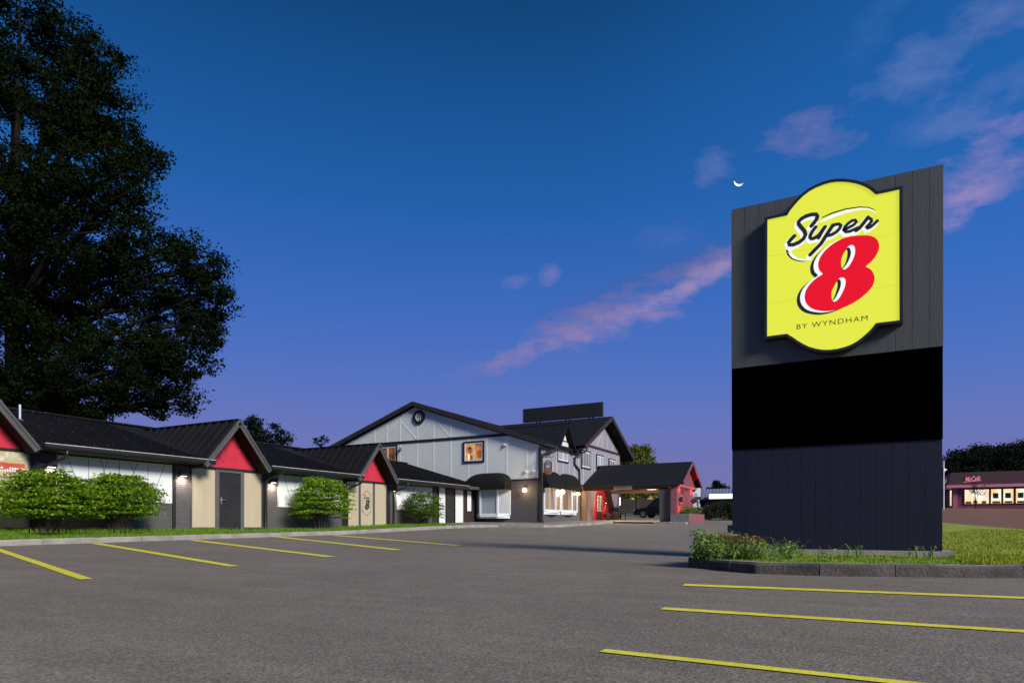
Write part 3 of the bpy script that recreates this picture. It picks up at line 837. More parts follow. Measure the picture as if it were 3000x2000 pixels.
# ------------------------------------------------------------------ the tall roadside sign (front plane y = 10.92)
sign = thing('roadside_sign', 'tall dark boarded roadside sign with lit yellow panel standing in the grass island', 'sign', (-.47, 11.15, -.4))
SY0 = 10.92
mb = MB(); mb.box(-1.89, SY0, 2.485, .93, SY0 + .3, 5.0)
for x in np.arange(-1.69, .9, .205): mb.box(x, SY0 - .002, 2.49, min(x + .199, .928), SY0, 4.995) if not -1.3 < x < .3 else None
mb.build('upper_board', m_sign_up, sign)
mb = MB(); mb.box(-1.885, SY0 - .012, 1.21, .925, SY0 + .3, 2.485); mb.build('black_panel', m_sign_bk, sign)
mb = MB(); mb.box(-1.88, SY0 + .012, -.5, .92, SY0 + .3, 1.21)
for x in np.arange(-1.88, .85, .2): mb.box(x + .002, SY0 + .0095, -.3, min(x + .198, .918), SY0 + .012, 1.205)
mb.build('lower_board', m_sign_lo, sign)
mb = MB(); mb.box(-2.0, SY0 - .22, -.8, 1.05, SY0 + .7, -.345); mb.build('base_slab', m_conc, sign)
mb = MB(); mb.box(-1.96, SY0 + .05, -.10, -1.89, SY0 + .3, .02); mb.build('junction_box', m_grey, sign)

FP = 10.80                                                # face of the lit cabinet


def place_sign(a, z, o): return (a, FP - o, z)


cxs = sum(p[0] for p in T_FACE) / len(T_FACE); czs = sum(p[1] for p in T_FACE) / len(T_FACE)


def grow(p, d):
    out = []; n = len(p)
    area = sum(p[i][0] * p[(i + 1) % n][1] - p[(i + 1) % n][0] * p[i][1] for i in range(n))
    sg = 1 if area > 0 else -1
    for i in range(n):
        a, b, c = Vector(p[i - 1]), Vector(p[i]), Vector(p[(i + 1) % n])
        n1 = (b - a).normalized(); n2 = (c - b).normalized()
        m = Vector((n1.y + n2.y, -n1.x - n2.x)) * sg
        if m.length < .3: m = Vector((n1.y, -n1.x)) * sg
        m = m.normalized(); k = max(.5, m.dot(Vector((n1.y, -n1.x)) * sg))
        out.append((b.x + m.x * d / k, b.y + m.y * d / k))
    return out


mb = MB(); plate(mb, grow(T_FACE, .042), place_sign, -.13, .006)
cab = mb.build('cabinet', m_rim, sign)
RIMP = grow(T_FACE, .04)
mb = MB()
for i in range(len(T_FACE)):
    j = (i + 1) % len(T_FACE)
    mb.prism([place_sign(*T_FACE[i], .006), place_sign(*T_FACE[j], .006), place_sign(*RIMP[j], .006), place_sign(*RIMP[i], .006)], (0, -.02, 0))
mb.build('cabinet_rim', m_rim, cab)
e_yel = emit('lit_yellow', lin(222, 229, 56), .86, (.3, .3, .03))
e_red = emit('lit_red', (.83, 0.0, .010), .92, (.08, .002, .003))
e_wht = emit('lit_white', lin(238, 239, 240), .92, (.3, .3, .3))
m_ink = mat('sign_black_ink', (.022, .026, .026), .5, .05)
mb = MB(); plate(mb, T_FACE, place_sign, .007, .010); face = mb.build('lit_face', e_yel, sign)
mb = MB()
for zz in (4.105, 3.385): mb.box(-1.325, FP - .0115, zz, .396, FP - .0103, zz + .005)
mb.build('face_seam', emit('face_seam', lin(204, 211, 52), .84, (.2, .2, .02)), face)
OFFW = (-.022, -.030)


def sh(p, d): return [(a + d[0], b + d[1]) for a, b in p]


mb = MB()
for i, (p, w) in enumerate(((T_S1, .085), (T_U, .075), (T_U2, .075), (T_P, .075), (T_P2, .075), (T_E, .07), (T_R, .075), (T_R2, .07))):
    stroke(mb, sh(p, OFFW), w, place_sign, .0103, .0112 + i * .0003)
plate(mb, T_SWT, place_sign, .0103, .0110); plate(mb, T_SWB, place_sign, .0103, .0111)
mb.build('script_outline', e_wht, face)
mb = MB()
for i, (p, w) in enumerate(((T_S1, .058), (T_U, .052), (T_U2, .052), (T_P, .055), (T_P2, .048), (T_E, .045), (T_R, .052), (T_R2, .045))):
    stroke(mb, p, w, place_sign, .014, .0150 + i * .0003)
plate(mb, T_SWTB, place_sign, .0103, .0105); plate(mb, T_SWBB, place_sign, .0103, .0106)
mb.build('script_lettering', m_ink, face)
mb = MB(); plate(mb, sh(T_EIGHT, (-.108, -.036)), place_sign, .0122, .0126); mb.build('numeral_shadow', m_ink, face)
mb = MB(); plate(mb, sh(T_EIGHT, (-.062, -.010)), place_sign, .0130, .0134); plate(mb, T_HU_W, place_sign, .0152, .0155); plate(mb, T_HL_W, place_sign, .0152, .0156)
mb.build('numeral_outline', e_wht, face)
mb = MB(); plate(mb, T_EIGHT, place_sign, .0140, .0146); mb.build('numeral', e_red, face)
mb = MB(); plate(mb, T_HU_K, place_sign, .0160, .0163); plate(mb, T_HL_K, place_sign, .0160, .0164); mb.build('counter_shadow', m_ink, face)
for q in (T_HU_Y, T_HL_Y):
    mb = MB(); plate(mb, q, place_sign, .0168, .0171); mb.build('counter', e_yel, face)
tx0, tx1 = T_TXT[0][0], T_TXT[1][0]
mb = text_mesh('BY WYNDHAM', .105, lambda a, z, o: ((tx0 + tx1) / 2 + a, FP - o, T_TXT[0][1] + z), 0, .0115, 0, 1.18, 1.20, 0.0)
mb.build('small_lettering', m_ink, face)

# the same device printed small on the glass of the far entry
kx = .60 / 1.73; x0, z0 = -.468, 3.76
mid_y, mid_z = 23.35, 1.02


def place_small(a, z, o): return (XW + .031 + o, mid_y + (a - x0) * kx, mid_z + (z - z0) * kx * 1.32)


m_print = mat('dark_window_print', (.055, .05, .045), .6, .05)
mb = MB(); FS = T_FACE + [T_FACE[0]]
inner = grow(T_FACE, -.045)
for i in range(len(T_FACE)):
    j = (i + 1) % len(T_FACE)
    mb.quad(place_small(*T_FACE[i], .002), place_small(*T_FACE[j], .002), place_small(*inner[j], .002), place_small(*inner[i], .002))
for i, (p, w) in enumerate(((T_S1, .06), (T_U, .055), (T_U2, .055), (T_P, .055), (T_P2, .05), (T_E, .05), (T_R, .055), (T_R2, .05))):
    stroke(mb, p, w, place_small, .0022, .0030 + i * .0002)
plate(mb, T_EIGHT, place_small, .0022, .0030)
mb.build('emblem', m_print, w_logo)
for q in (T_HU_Y, T_HL_Y):
    mb = MB(); plate(mb, q, place_small, .0033, .0036); mb.build('emblem_counter', m_tan, w_logo)


# ------------------------------------------------------------------ lamps on walls
e_lampw = emit('lamp_white', (1.0, .82, .62), 5)
e_lampy = emit('lamp_warm', (1.0, .62, .22), 16)


def spot(name, loc, dirv, energy, col, size=100, blend=.8, rad=.03, parent=None):
    l = bpy.data.lights.new(name, 'SPOT'); l.energy = energy; l.color = col; l.spot_size = R(size); l.spot_blend = blend; l.shadow_soft_size = rad
    o = bpy.data.objects.new(name, l); COL.objects.link(o)
    o.rotation_euler = Vector(dirv).to_track_quat('-Z', 'Y').to_euler()
    o.location = Vector(loc) - (Vector(parent['_o']) if parent is not None else Vector((0, 0, 0)))
    if parent is not None: o.parent = parent
    return o


def point(name, loc, energy, col, rad=.05, parent=None):
    l = bpy.data.lights.new(name, 'POINT'); l.energy = energy; l.color = col; l.shadow_soft_size = rad
    o = bpy.data.objects.new(name, l); COL.objects.link(o)
    o.location = Vector(loc) - (Vector(parent['_o']) if parent is not None else Vector((0, 0, 0)))
    if parent is not None: o.parent = parent
    return o


for (y, z, lab) in ((10.2, 1.66, 'small black downlight on brick above the pair of bushes nearest the poster'), (14.21, 1.68, 'small black downlight on dark brick left of the single dark door'),
                    (17.97, 1.68, 'small black downlight on dark brick right of the single dark door'), (25.33, 1.70, 'small black downlight beside the downspout near the farthest bush')):
    t = thing('wall_lamp', lab, 'wall lamp', (XW, y, z), 'downlights along the low motel wing')
    mb = MB(); mb.box(XW, y - .06, z - .02, XW + .03, y + .06, z + .12); mb.box(XW + .03, y - .03, z + .03, XW + .08, y + .03, z + .08); mb.build('bracket', m_black, t)
    mb = MB(); mb.prism([(XW + .05, y - .10, z + .10), (XW + .05, y + .10, z + .10), (XW + .05, y + .13, z - .03), (XW + .05, y - .13, z - .03)], (.12, 0, 0)); mb.build('hood', m_black, t)
    mb = MB(); mb.box(XW + .07, y - .09, z - .042, XW + .15, y + .09, z - .032); mb.build('diffuser', e_lampw, t)
    spot('lamp_beam', (XW + .17, y, z - .06), (-.55, 0, -1), 60, (1.0, .78, .62), 140, .9, .04, t)


# ------------------------------------------------------------------ two-storey main building
YG, XE = 33.0, -15.9
main = thing('main_building', 'two-storey white motel building with black gabled roofs and dark lower storey', 'building', (-22, 40, .1))
PG, PE = ('y', YG), ('x', XE)
mb = MB(); mb.prism([(-32, YG, 2.6), (XE, YG, 2.6), (XE, YG, 4.47), (-24.3, YG, 7.25), (-32, YG, 4.55)], (0, 13.4, 0)); mb.build('upper_wall', m_siding, main)
mb = MB(); mb.box(-32, YG - .03, -.6, XE + .03, YG + 13.4, 2.6); mb.build('lower_wall', m_brick_low, main)
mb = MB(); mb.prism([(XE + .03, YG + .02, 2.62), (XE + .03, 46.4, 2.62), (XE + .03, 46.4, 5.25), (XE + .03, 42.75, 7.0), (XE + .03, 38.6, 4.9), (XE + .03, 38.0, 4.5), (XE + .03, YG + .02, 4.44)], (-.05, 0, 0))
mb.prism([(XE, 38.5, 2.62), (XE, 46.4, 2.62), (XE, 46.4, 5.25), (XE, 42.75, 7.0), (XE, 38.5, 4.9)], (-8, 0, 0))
ew = mb.build('side_wall', m_siding_shade, main)
# battens and bracing
mb = MB()


def roofz(x): return 7.25 - .331 * (x + 24.3) if x > -24.3 else 7.25 + .351 * (x + 24.3)


BX = [-27.5, -25.48, -24.19, -23.0, -21.76, -20.55, -19.31, -17.99, -16.74]
for x in BX + [-26.5]: mb.pbox(PG, x, x + .11, 2.62, roofz(x + .05) - .12, .0, .008)
mb.pbox(PG, -16.03, XE, 2.62, 4.3, 0, .01)
for a, b in ((0, 1), (2, 1), (2, 3), (4, 3), (4, 5), (6, 5), (6, 7)):
    xa, xb_ = BX[a] + .05, BX[b] + .05
    mb.beam((xa, YG - .0045, 5.24), (xb_, YG - .0045, roofz(xb_) - .35), .09, .009, up=(0, 1, 0))
mb.build('timber_trim', m_siding_trim, main)
mb = MB()
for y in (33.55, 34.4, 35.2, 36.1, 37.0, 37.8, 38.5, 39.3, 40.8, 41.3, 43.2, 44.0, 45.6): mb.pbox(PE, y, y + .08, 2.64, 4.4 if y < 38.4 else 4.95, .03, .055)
mb.build('side_trim', m_trim_shade, ew); mb = MB()
for y in (39.6, 40.6, 41.7, 42.7, 43.8, 44.8, 45.8):
    zt = min(4.9 + (y - 38.5) * .49, 7.0 - (y - 42.75) * .43) - .15
    mb.pbox(PE, y, y + .07, 5.3, zt, .03, .05)
for y, s_ in ((41.7, 1), (43.8, -1)):
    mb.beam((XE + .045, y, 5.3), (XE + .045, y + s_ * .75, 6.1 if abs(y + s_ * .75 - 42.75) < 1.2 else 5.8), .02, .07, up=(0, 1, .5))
mb.build('gable_batten', m_trim_shade, ew)
mb = MB(); mb.pbox(PG, -29.5, -15.95, 5.10, 5.24, .0, .045); mb.pbox(PG, -18.6, -15.9, 2.55, 2.63, .03, .05)
mb.pbox(PG, -20.6, -18.0, 2.5, 2.62, .03, .2)
mb.build('belt_board', m_black, main)
mb = MB(); mb.pbox(PE, 38.6, 46.4, 5.13, 5.28, .03, .07); mb.pbox(PE, 33, 38.9, 2.5, 2.62, .03, .06); mb.build('side_belt_board', mat('maroon_trim', (.05, .022, .026), .6, .1), main)
# roofs
mb = MB()
k1 = .331; xr, zr = -24.3, 7.55
mb.slab((xr, 32.78, zr), (xr, 46.8, zr), (-32.5, 46.8, zr - .351 * 8.2), (-32.5, 32.78, zr - .351 * 8.2), .22)
mb.slab((-15.58, 32.78, zr - k1 * 8.72), (-15.58, 38.4, zr - k1 * 8.72), (xr, 38.4, zr), (xr, 32.78, zr), .22)
mb.slab((-16.6, 38.4, zr - k1 * 7.7), (-16.6, 46.8, zr - k1 * 7.7), (xr, 46.8, zr), (xr, 38.4, zr), .22)
r1 = mb.build('roof', m_shingle, main)
mb = MB()
for x2, z2 in ((-32.5, zr - .351 * 8.2), (-15.58, zr - k1 * 8.72)):
    mb.beam((xr, 32.75, zr - .11), (x2, 32.75, z2 - .11), .06, .24, up=(0, 0, 1))
mb.build('barge_board', mat('barge_board', (.03, .03, .03), .6, .15), r1)
YR, ZR2 = 42.85, 7.42
mb = MB()
mb.slab((-15.2, 38.0, 4.96), (-15.2, YR, ZR2), (-25, YR, ZR2), (-25, 38.0, 4.96), .2)
mb.slab((-15.2, YR, ZR2), (-15.2, 47.7, 4.98), (-25, 47.7, 4.98), (-25, YR, ZR2), .2)
r2 = mb.build('cross_roof', m_shingle, main)
mb = MB()
mb.beam((-15.17, YR, ZR2 - .12), (-15.17, 37.95, 4.84), .05, .26); mb.beam((-15.17, YR, ZR2 - .12), (-15.17, 47.75, 4.86), .05, .26); mb.build('rake_board', m_darkbrown, r2)
mb = MB()
yd, zd = 36.04, 6.1
for sg in (-1, 1): mb.slab((-15.45, yd, zd), (-15.45, yd + sg * 1.27, 4.52), (-21.5, yd + sg * 1.27, 4.52), (-21.5, yd, zd), .12 * sg)
dm = mb.build('dormer', m_shingle, main)
mb = MB(); mb.prism([(XE + .06, yd - 1.0, 4.4), (XE + .06, yd + 1.0, 4.4), (XE + .06, yd, 5.85)], (.03, 0, 0)); mb.build('dormer_face', m_siding, dm)
mb = MB(); mb.slab((-26, 45, 6.25), (-48, 45, 6.25), (-48, 40.5, 5.2), (-26, 40.5, 5.2), .2); mb.slab((-48, 45, 6.25), (-26, 45, 6.25), (-26, 50, 5.0), (-48, 50, 5.0), .2)
mb.build('rear_roof', m_shingle, main)
mb = MB(); mb.box(-47.5, 41, -.5, -31.9, 49.5, 5.2); mb.build('rear_wall', m_darkbrown, main)
# eaves gutter along the side
mb = MB(); mb.box(-15.58, 32.8, 4.42, -15.46, 34.7, 4.53); mb.build('gutter', m_gutter, main)


def room_mat(name, c1, c2, st, stretch=(1, 1, 1), scale=2.6):
    m = bpy.data.materials.new(name); m.use_nodes = True; t = m.node_tree; b = t.nodes['Principled BSDF']
    b.inputs['Base Color'].default_value = (.03, .03, .03, 1); b.inputs['Roughness'].default_value = .1
    co = t.nodes.new('ShaderNodeTexCoord'); n = t.nodes.new('ShaderNodeTexNoise'); n.inputs['Scale'].default_value = scale; n.inputs['Detail'].default_value = 2
    mp = t.nodes.new('ShaderNodeMapping'); mp.inputs['Scale'].default_value = stretch; t.links.new(co.outputs['Object'], mp.inputs[0]); t.links.new(mp.outputs[0], n.inputs['Vector'])
    v = t.nodes.new('ShaderNodeValToRGB'); t.links.new(n.outputs[0], v.inputs[0])
    v.color_ramp.elements[0].position = .38; v.color_ramp.elements[0].color = (*c1, 1); v.color_ramp.elements[1].position = .62; v.color_ramp.elements[1].color = (*c2, 1)
    t.links.new(v.outputs[0], b.inputs['Emission Color']); b.inputs['Emission Strength'].default_value = st
    return m


m_room = room_mat('lit_room', lin(120, 66, 12), lin(228, 150, 60), 1.0)
m_room2 = room_mat('dim_room', lin(60, 34, 12), lin(150, 90, 22), .8)
m_roombay = room_mat('lit_shop_room', lin(140, 108, 84), lin(206, 182, 156), .8, (3, 3, .25), 1.6)


def window(parent, pl, a0, a1, z0, z1, glass, outer=m_black, o=0.0, fw=.09, mull=1, nm='window'):
    mb = MB()
    for q in ((a0 - fw, a0, z0 - fw, z1 + fw), (a1, a1 + fw, z0 - fw, z1 + fw), (a0, a1, z1, z1 + fw), (a0, a1, z0 - fw, z0)): mb.pbox(pl, *q, o, o + .06)
    w = mb.build(nm, outer, parent)
    mb = MB(); f = .07
    for q in ((a0, a0 + f, z0, z1), (a1 - f, a1, z0, z1), (a0 + f, a1 - f, z1 - f, z1), (a0 + f, a1 - f, z0, z0 + f)): mb.pbox(pl, *q, o, o + .045)
    for i in range(mull):
        c = a0 + (a1 - a0) * (i + 1) / (mull + 1); mb.pbox(pl, c - .045, c + .045, z0 + f, z1 - f, o, o + .04)
    mb.build('frame', m_wframe, w)
    mb = MB(); mb.pbox(pl, a0 + .03, a1 - .03, z0 + .03, z1 - .03, o, o + .02); mb.build('pane', glass, w)
    return w


w = window(main, PG, -20.72, -19.48, 3.78, 4.84, m_room)
mb = MB(); mb.pbox(PG, -20.5, -20.36, 3.86, 4.2, .02, .028); mb.build('interior_lamp', emit('room_light', lin(255, 236, 190), 1.0), w)
mb = MB(); mb.pbox(PG, -20.45, -20.25, 4.47, 4.60, .02, .03); mb.build('wall_picture', m_darkbrown, w)
window(main, PG, -27.0, -25.72, 3.6, 4.95, m_room2)
# octagonal attic window
ow = MB(); oc = Vector((-23.96, YG, 6.62)); 
oct8 = [(oc.x + .44 * math.cos(R(22.5 + 45 * i)), oc.z + .44 * math.sin(R(22.5 + 45 * i))) for i in range(8)]
oct6 = [(oc.x + .26 * math.cos(R(22.5 + 45 * i)), oc.z + .26 * math.sin(R(22.5 + 45 * i))) for i in range(8)]
for i in range(8):
    j = (i + 1) % 8
    ow.prism([(oct8[i][0], YG, oct8[i][1]), (oct8[j][0], YG, oct8[j][1]), (oct6[j][0], YG, oct6[j][1]), (oct6[i][0], YG, oct6[i][1])], (0, -.09, 0))
o8 = ow.build('octagonal_window', m_black, main)
mb = MB(); mb.prism([(a, YG - .01, z) for a, z in oct6], (0, -.012, 0)); mb.build('pane', m_glass_dk, o8)
mb = MB()
for k in (-.08, .08): mb.pbox(PG, oc.x + k - .015, oc.x + k + .015, oc.z - .24, oc.z + .24, .022, .05); mb.pbox(PG, oc.x - .24, oc.x + .24, oc.z + k - .015, oc.z + k + .015, .022, .052)
for i in range(8):
    j = (i + 1) % 8; mb.beam((oct6[i][0], YG - .05, oct6[i][1]), (oct6[j][0], YG - .05, oct6[j][1]), .05, .05, up=(0, 1, 0))
mb.build('frame', m_wframe, o8)


def awning(pl, a0, a1, z0, h, d, o=0.03):
    mb = MB(); NU, NV = 24, 12; n0 = 0; k, c = pl
    def P(u, v):
        e = (1 - abs(u) ** 3.6) ** .5 if abs(u) < 1 else 0
        e2 = .35 + .65 * e
        a = (a0 + a1) / 2 + u * (a1 - a0) / 2; out = o + d * math.cos(v) * (.9 + .1 * e); z = z0 + h * math.sin(v) ** .8 * e2
        return (a, c - out, z) if k == 'y' else (c + out, a, z)
    for i in range(NU + 1):
        u = -1 + 2 * i / NU; u = math.copysign(abs(u) ** .6, u)
        for j in range(NV + 1): mb.v.append(P(u, math.pi / 2 * j / NV))
    for i in range(NU):
        for j in range(NV):
            q = i * (NV + 1) + j; mb.f.append((q, q + NV + 1, q + NV + 2, q + 1))
    e1 = [0 * (NV + 1) + j for j in range(NV + 1)]; e2 = [NU * (NV + 1) + j for j in range(NV + 1)]
    for e_ in (e1, e2):
        a = a0 if e_ is e1 else a1
        n = len(mb.v); mb.v.append((a, c - o, z0) if k == 'y' else (c + o, a, z0)); mb.f.append(tuple(e_ + [n]))
    # valance
    mb.pbox(pl, a0, a1, z0 - .16, z0 + .02, o + d * .97, o + d * 1.0)
    mb.pbox(pl, a0, a0 + .02, z0 - .16, z0 + .02, o, o + d * .97); mb.pbox(pl, a1 - .02, a1, z0 - .16, z0 + .02, o, o + d * .97)
    return mb.build('awning', m_awning, main)


awning(PG, -20.35, -17.62, 2.20, .84, .8)
awning(PE, 33.2, 35.42, 2.28, .84, .5)
awning(PE, 35.52, 38.0, 2.28, .84, .5)


def bay(pl, plan, z0, z1, glass, base_m=m_wframe):
    """projecting window on a facade: plan = [(a, out)...]"""
    k, c = pl
    def W_(a, o): return Vector((a, c - o, 0)) if k == 'y' else Vector((c + o, a, 0))
    mb = MB(); pts = [W_(*p) for p in plan]
    for i, p in enumerate(pts): mb.box(p.x - .05, p.y - .05, z0, p.x + .05, p.y + .05, z1)
    for i in range(len(pts) - 1):
        for z, t in ((z0, .1), (z1 - .08, .1)):
            mb.beam(pts[i] + Vector((0, 0, z + .05)), pts[i + 1] + Vector((0, 0, z + .05)), .08, t)
    b = mb.build('bay_window', base_m, main)
    mb = MB()
    for z, ex, t in ((z0 - .09, .06, .09), (z0 - .17, -.02, .08)):
        pp = [W_(a, o + (ex if 0 < i < len(plan) - 1 else 0)) for i, (a, o) in enumerate(plan)]
        mb.prism([p + Vector((0, 0, z)) for p in pp] + [W_(plan[-1][0], 0) + Vector((0, 0, z)), W_(plan[0][0], 0) + Vector((0, 0, z))], (0, 0, t))
    mb.build('sill', m_wframe, b)
    for i in range(len(pts) - 1):
        mb = MB(); mb.beam(pts[i] + Vector((0, 0, (z0 + z1) / 2)), pts[i + 1] + Vector((0, 0, (z0 + z1) / 2)), .02, z1 - z0 - .1); mb.build('pane', glass, b)
    return b


bay(PG, [(-19.95, .04), (-19.35, .5), (-18.25, .5), (-17.72, .04)], .62, 2.2, m_curtain)
b1 = bay(PE, [(33.5, .05), (34.4, .32), (35.7, .05)], .84, 2.25, m_roombay)
b2 = bay(PE, [(35.86, .05), (36.8, .32), (38.2, .05)], .86, 2.25, m_roombay)
# side windows upstairs
window(main, PE, 35.35, 36.85, 3.85, 5.0, m_curtain, o=.04, fw=.07)
window(main, PE, 39.0, 40.45, 3.75, 4.75, m_glass_dk, outer=m_darkbrown, o=.04, fw=.08, mull=3)
window(main, PE, 41.65, 42.9, 3.9, 4.72, m_curtain, outer=m_darkbrown, o=.04, fw=.07)
window(main, PE, 44.05, 45.4, 3.9, 4.66, m_glass_dk, outer=m_darkbrown, o=.04, fw=.07, mull=3)
# downspouts
mb = MB(); mb.tube([(-15.5, 34.4, 4.42), (-15.55, 34.1, 4.25), (-15.75, 33.3, 4.0), (-15.8, 33.12, 3.85), (-15.8, 33.12, .35), (-15.7, 33.05, .2)], .065); mb.box(XE - .02, 32.93, .1, XE + .1, 33.05, 4.3)
mb.build('downspout', m_black, main)
mb = MB(); mb.tube([(-15.3, 38.6, 4.9), (-15.3, 38.5, 4.65), (-15.55, 38.2, 4.5), (-15.75, 37.7, 4.2), (-15.78, 37.75, 3.8), (-15.78, 38.5, 3.5), (-15.78, 38.55, 2.6)], .06, 8); mb.build('downspout', m_black, main)
# entrance under the canopy
mb = MB(); mb.pbox(PE, 39.75, 45.6, .1, 2.5, .031, .05); ent = mb.build('entrance_wall', m_redwall, main)
m_rib = mat('ribbed_metal', (.26, .20, .225), .5, .12, 3)
for (ya, yb, yc_) in ((39.9, 41.6, 40.75), (45.6, 44.05, 44.75)):
    n = 9; mb = MB()
    for i in range(n):
        t0, t1 = i / n, (i + .55) / n
        top0, top1 = ya + (yb - ya) * t0, ya + (yb - ya) * t1; b0, b1_ = ya + (yc_ - ya) * t0, ya + (yc_ - ya) * t1
        mb.prism([(XE + .05, b0, .12), (XE + .05, b1_, .12), (XE + .05, top1, 2.45), (XE + .05, top0, 2.45)], (.06, 0, 0))
    mb.prism([(XE + .05, ya, .12), (XE + .05, yc_, .12), (XE + .05, yb, 2.45), (XE + .05, ya, 2.45)], (.03, 0, 0))
    mb.build('ribbed_panel', m_rib, ent)
mb = MB(); mb.beam((XE + .3, 43.2, 2.45), (XE + .3, 44.9, .15), .14, .32, up=(0, 1, 0)); mb.build('raking_brace', m_darkbrown, ent)
mb = MB(); mb.pbox(PE, 38.85, 39.75, .1, 2.5, .031, .12); mb.build('timber_post', m_brown, main)
dw = []
for y0, y1 in ((41.62, 42.1), (42.13, 42.62)):
    mb = MB(); mb.pbox(PE, y0, y1, .2, 2.2, .05, .09); d_ = mb.build('entrance_door', mat('maroon_door', (.10, .03, .04), .5, .1), main)
    mb = MB(); mb.pbox(PE, y0 + .08, y1 - .08, .98, 2.05, .09, .11); f_ = mb.build('light_frame', m_wframe, d_)
    mb = MB(); mb.pbox(PE, y0 + .17, y1 - .17, 1.06, 1.97, .111, .116); mb.build('pane', m_glass_dk, d_)

# roof board
rb = thing('rooftop_board', 'long plain black sign board on short legs above the roof ridge', 'sign board', (-18.9, 42.8, 7.4))
mb = MB(); mb.box(-21.9, 42.72, 7.46, -15.82, 42.92, 8.44); mb.build('board', m_black, rb, bevel=.02)
for x in (-20.9, -20.6, -18.6, -18.3, -16.9, -16.6):
    mb = MB(); mb.box(x, 42.78, 7.2, x + .08, 42.86, 7.47); mb.build('leg', m_black, rb)

# warm lamps on the main building
def lantern(loc, outv, lab, energy=22, size=.1):
    t = thing('wall_lantern', lab, 'wall lamp', loc)
    l = Vector(loc); ov = Vector(outv)
    mb = MB(); mb.beam(l, l + ov * .14, .05, .05); mb.tube([l + ov * .14 + Vector((0, 0, size * 1.3)), l + ov * .14 + Vector((0, 0, size * 1.0))], [.03, size * .9]); mb.build('bracket', m_black, t)
    mb = MB(); mb.ball(l + ov * .14, size, 12, 8); mb.build('globe', e_lampy, t, smooth=True)
    point('lantern_glow', l + ov * .4, energy, (1.0, .66, .34), .1, t)
    return t


lantern((-16.72, YG - .03, 2.0), (0, -1, 0), 'glowing globe lamp on the dark end wall below the white gable', 20, .12)
lantern((XE + .03, 35.77, 2.02), (1, 0, 0), 'bright globe lamp under the gap between the two black awnings', 14, .14)
lantern((XE + .04, 38.25, 2.0), (1, 0, 0), 'small globe lamp beside the timber post at the canopy', 6, .08)
fl = thing('flood_lamp', 'small unlit lamp on the white gable wall beside the left upstairs window', 'wall lamp', (-25.3, YG, 4.75))
mb = MB(); mb.beam((-25.3, YG, 4.75), (-25.3, YG - .14, 4.72), .05, .05); mb.tube([(-25.3, YG - .12, 4.82), (-25.3, YG - .24, 4.62)], [.06, .1]); mb.build('head', m_grey, fl)
for x, z in ((-18.05, 4.62), (-16.72, 3.06), (-16.25, 3.05)):
    t = MB(); t.pbox(PG, x - .06, x + .06, z - .05, z + .06, .0, .1); t.pbox(PG, x - .02, x + .12, z - .08, z - .05, .0, .14)
    tag(t.build('wall_box', m_siding_trim), {(-18.05): 'white junction box high on the gable wall right of the upstairs window'}.get(x, 'white junction box low on the gable wall near its right corner'), 'junction box', 'junction boxes on the gable wall')

# hanging oval sign on the corner
hs = thing('hanging_sign', 'terracotta shield shaped hanging sign with a blue oval on the building corner', 'hanging sign', (XE, 34.1, 3.4))
hx = -15.17


def place_h(a, z, o): return (hx + a * .74, 32.6 - o, 2.8 + (z - 2.82) * .8)


shield = [(-.36, 2.98), (-.30, 2.97), (-.22, 2.9), (-.1, 2.84), (0, 2.82), (.1, 2.84), (.22, 2.9), (.30, 2.97), (.36, 2.98), (.36, 3.66), (.28, 3.67), (.18, 3.74), (.08, 3.79), (0, 3.8), (-.08, 3.79), (-.18, 3.74), (-.28, 3.67), (-.36, 3.66)]
mb = MB(); plate(mb, shield, place_h, -.05, .03); bd = mb.build('board', mat('cream_edge', (.55, .5, .44), .6, .05), hs)
mb = MB(); plate(mb, grow(shield, -.035), place_h, .03, .04); mb.build('painted_face', mat('terracotta', (.28, .095, .055), .6, .1), bd)
ov = [(.19 * math.cos(R(10 * i)), 3.46 + .23 * math.sin(R(10 * i))) for i in range(36)]
mb = MB(); plate(mb, ov, place_h, .04, .046); mb.build('oval_picture', mat('pale_oval', (.55, .6, .62), .6, .1), bd)
mb = MB(); plate(mb, [(a * .86, 3.46 + (z - 3.46) * .86) for a, z in ov if z > 3.42], place_h, .047, .050); mb.build('blue_picture', mat('blue_picture', (.14, .25, .45), .6, .25, 8), bd)
mb = MB()
for r_, wd in ((3.14, .2), (3.06, .24), (2.98, .12)):
    for i in range(6): plate(mb, [(-wd + i * wd * .36, r_), (-wd + i * wd * .36 + wd * .22, r_), (-wd + i * wd * .36 + wd * .22, r_ + .055), (-wd + i * wd * .36, r_ + .055)], place_h, .0405, .044)
mb.build('faded_lettering', mat('faded_letters', (.40, .27, .14), .6, .1), bd)
mb = MB(); mb.tube([(XE + .05, 32.97, 3.74), (XE + .2, 32.6, 3.74), (hx + .36, 32.6, 3.74)], .016); mb.tube([(XE + .05, 32.97, 4.0), (hx - .1, 32.6, 3.74)], .012)
mb.tube([(hx - .18, 32.6, 3.74), (hx - .18, 32.6, 3.45)], .01); mb.tube([(hx + .18, 32.6, 3.74), (hx + .18, 32.6, 3.45)], .01)
sc_ = [(XE + .30 + .12 * math.cos(t) * (1 - t / 9), 32.6, 3.86 + .16 * math.sin(t) * (1 - t / 9)) for t in [i * .5 for i in range(16)]]
mb.tube(sc_, .01); mb.build('bracket', m_black, hs)

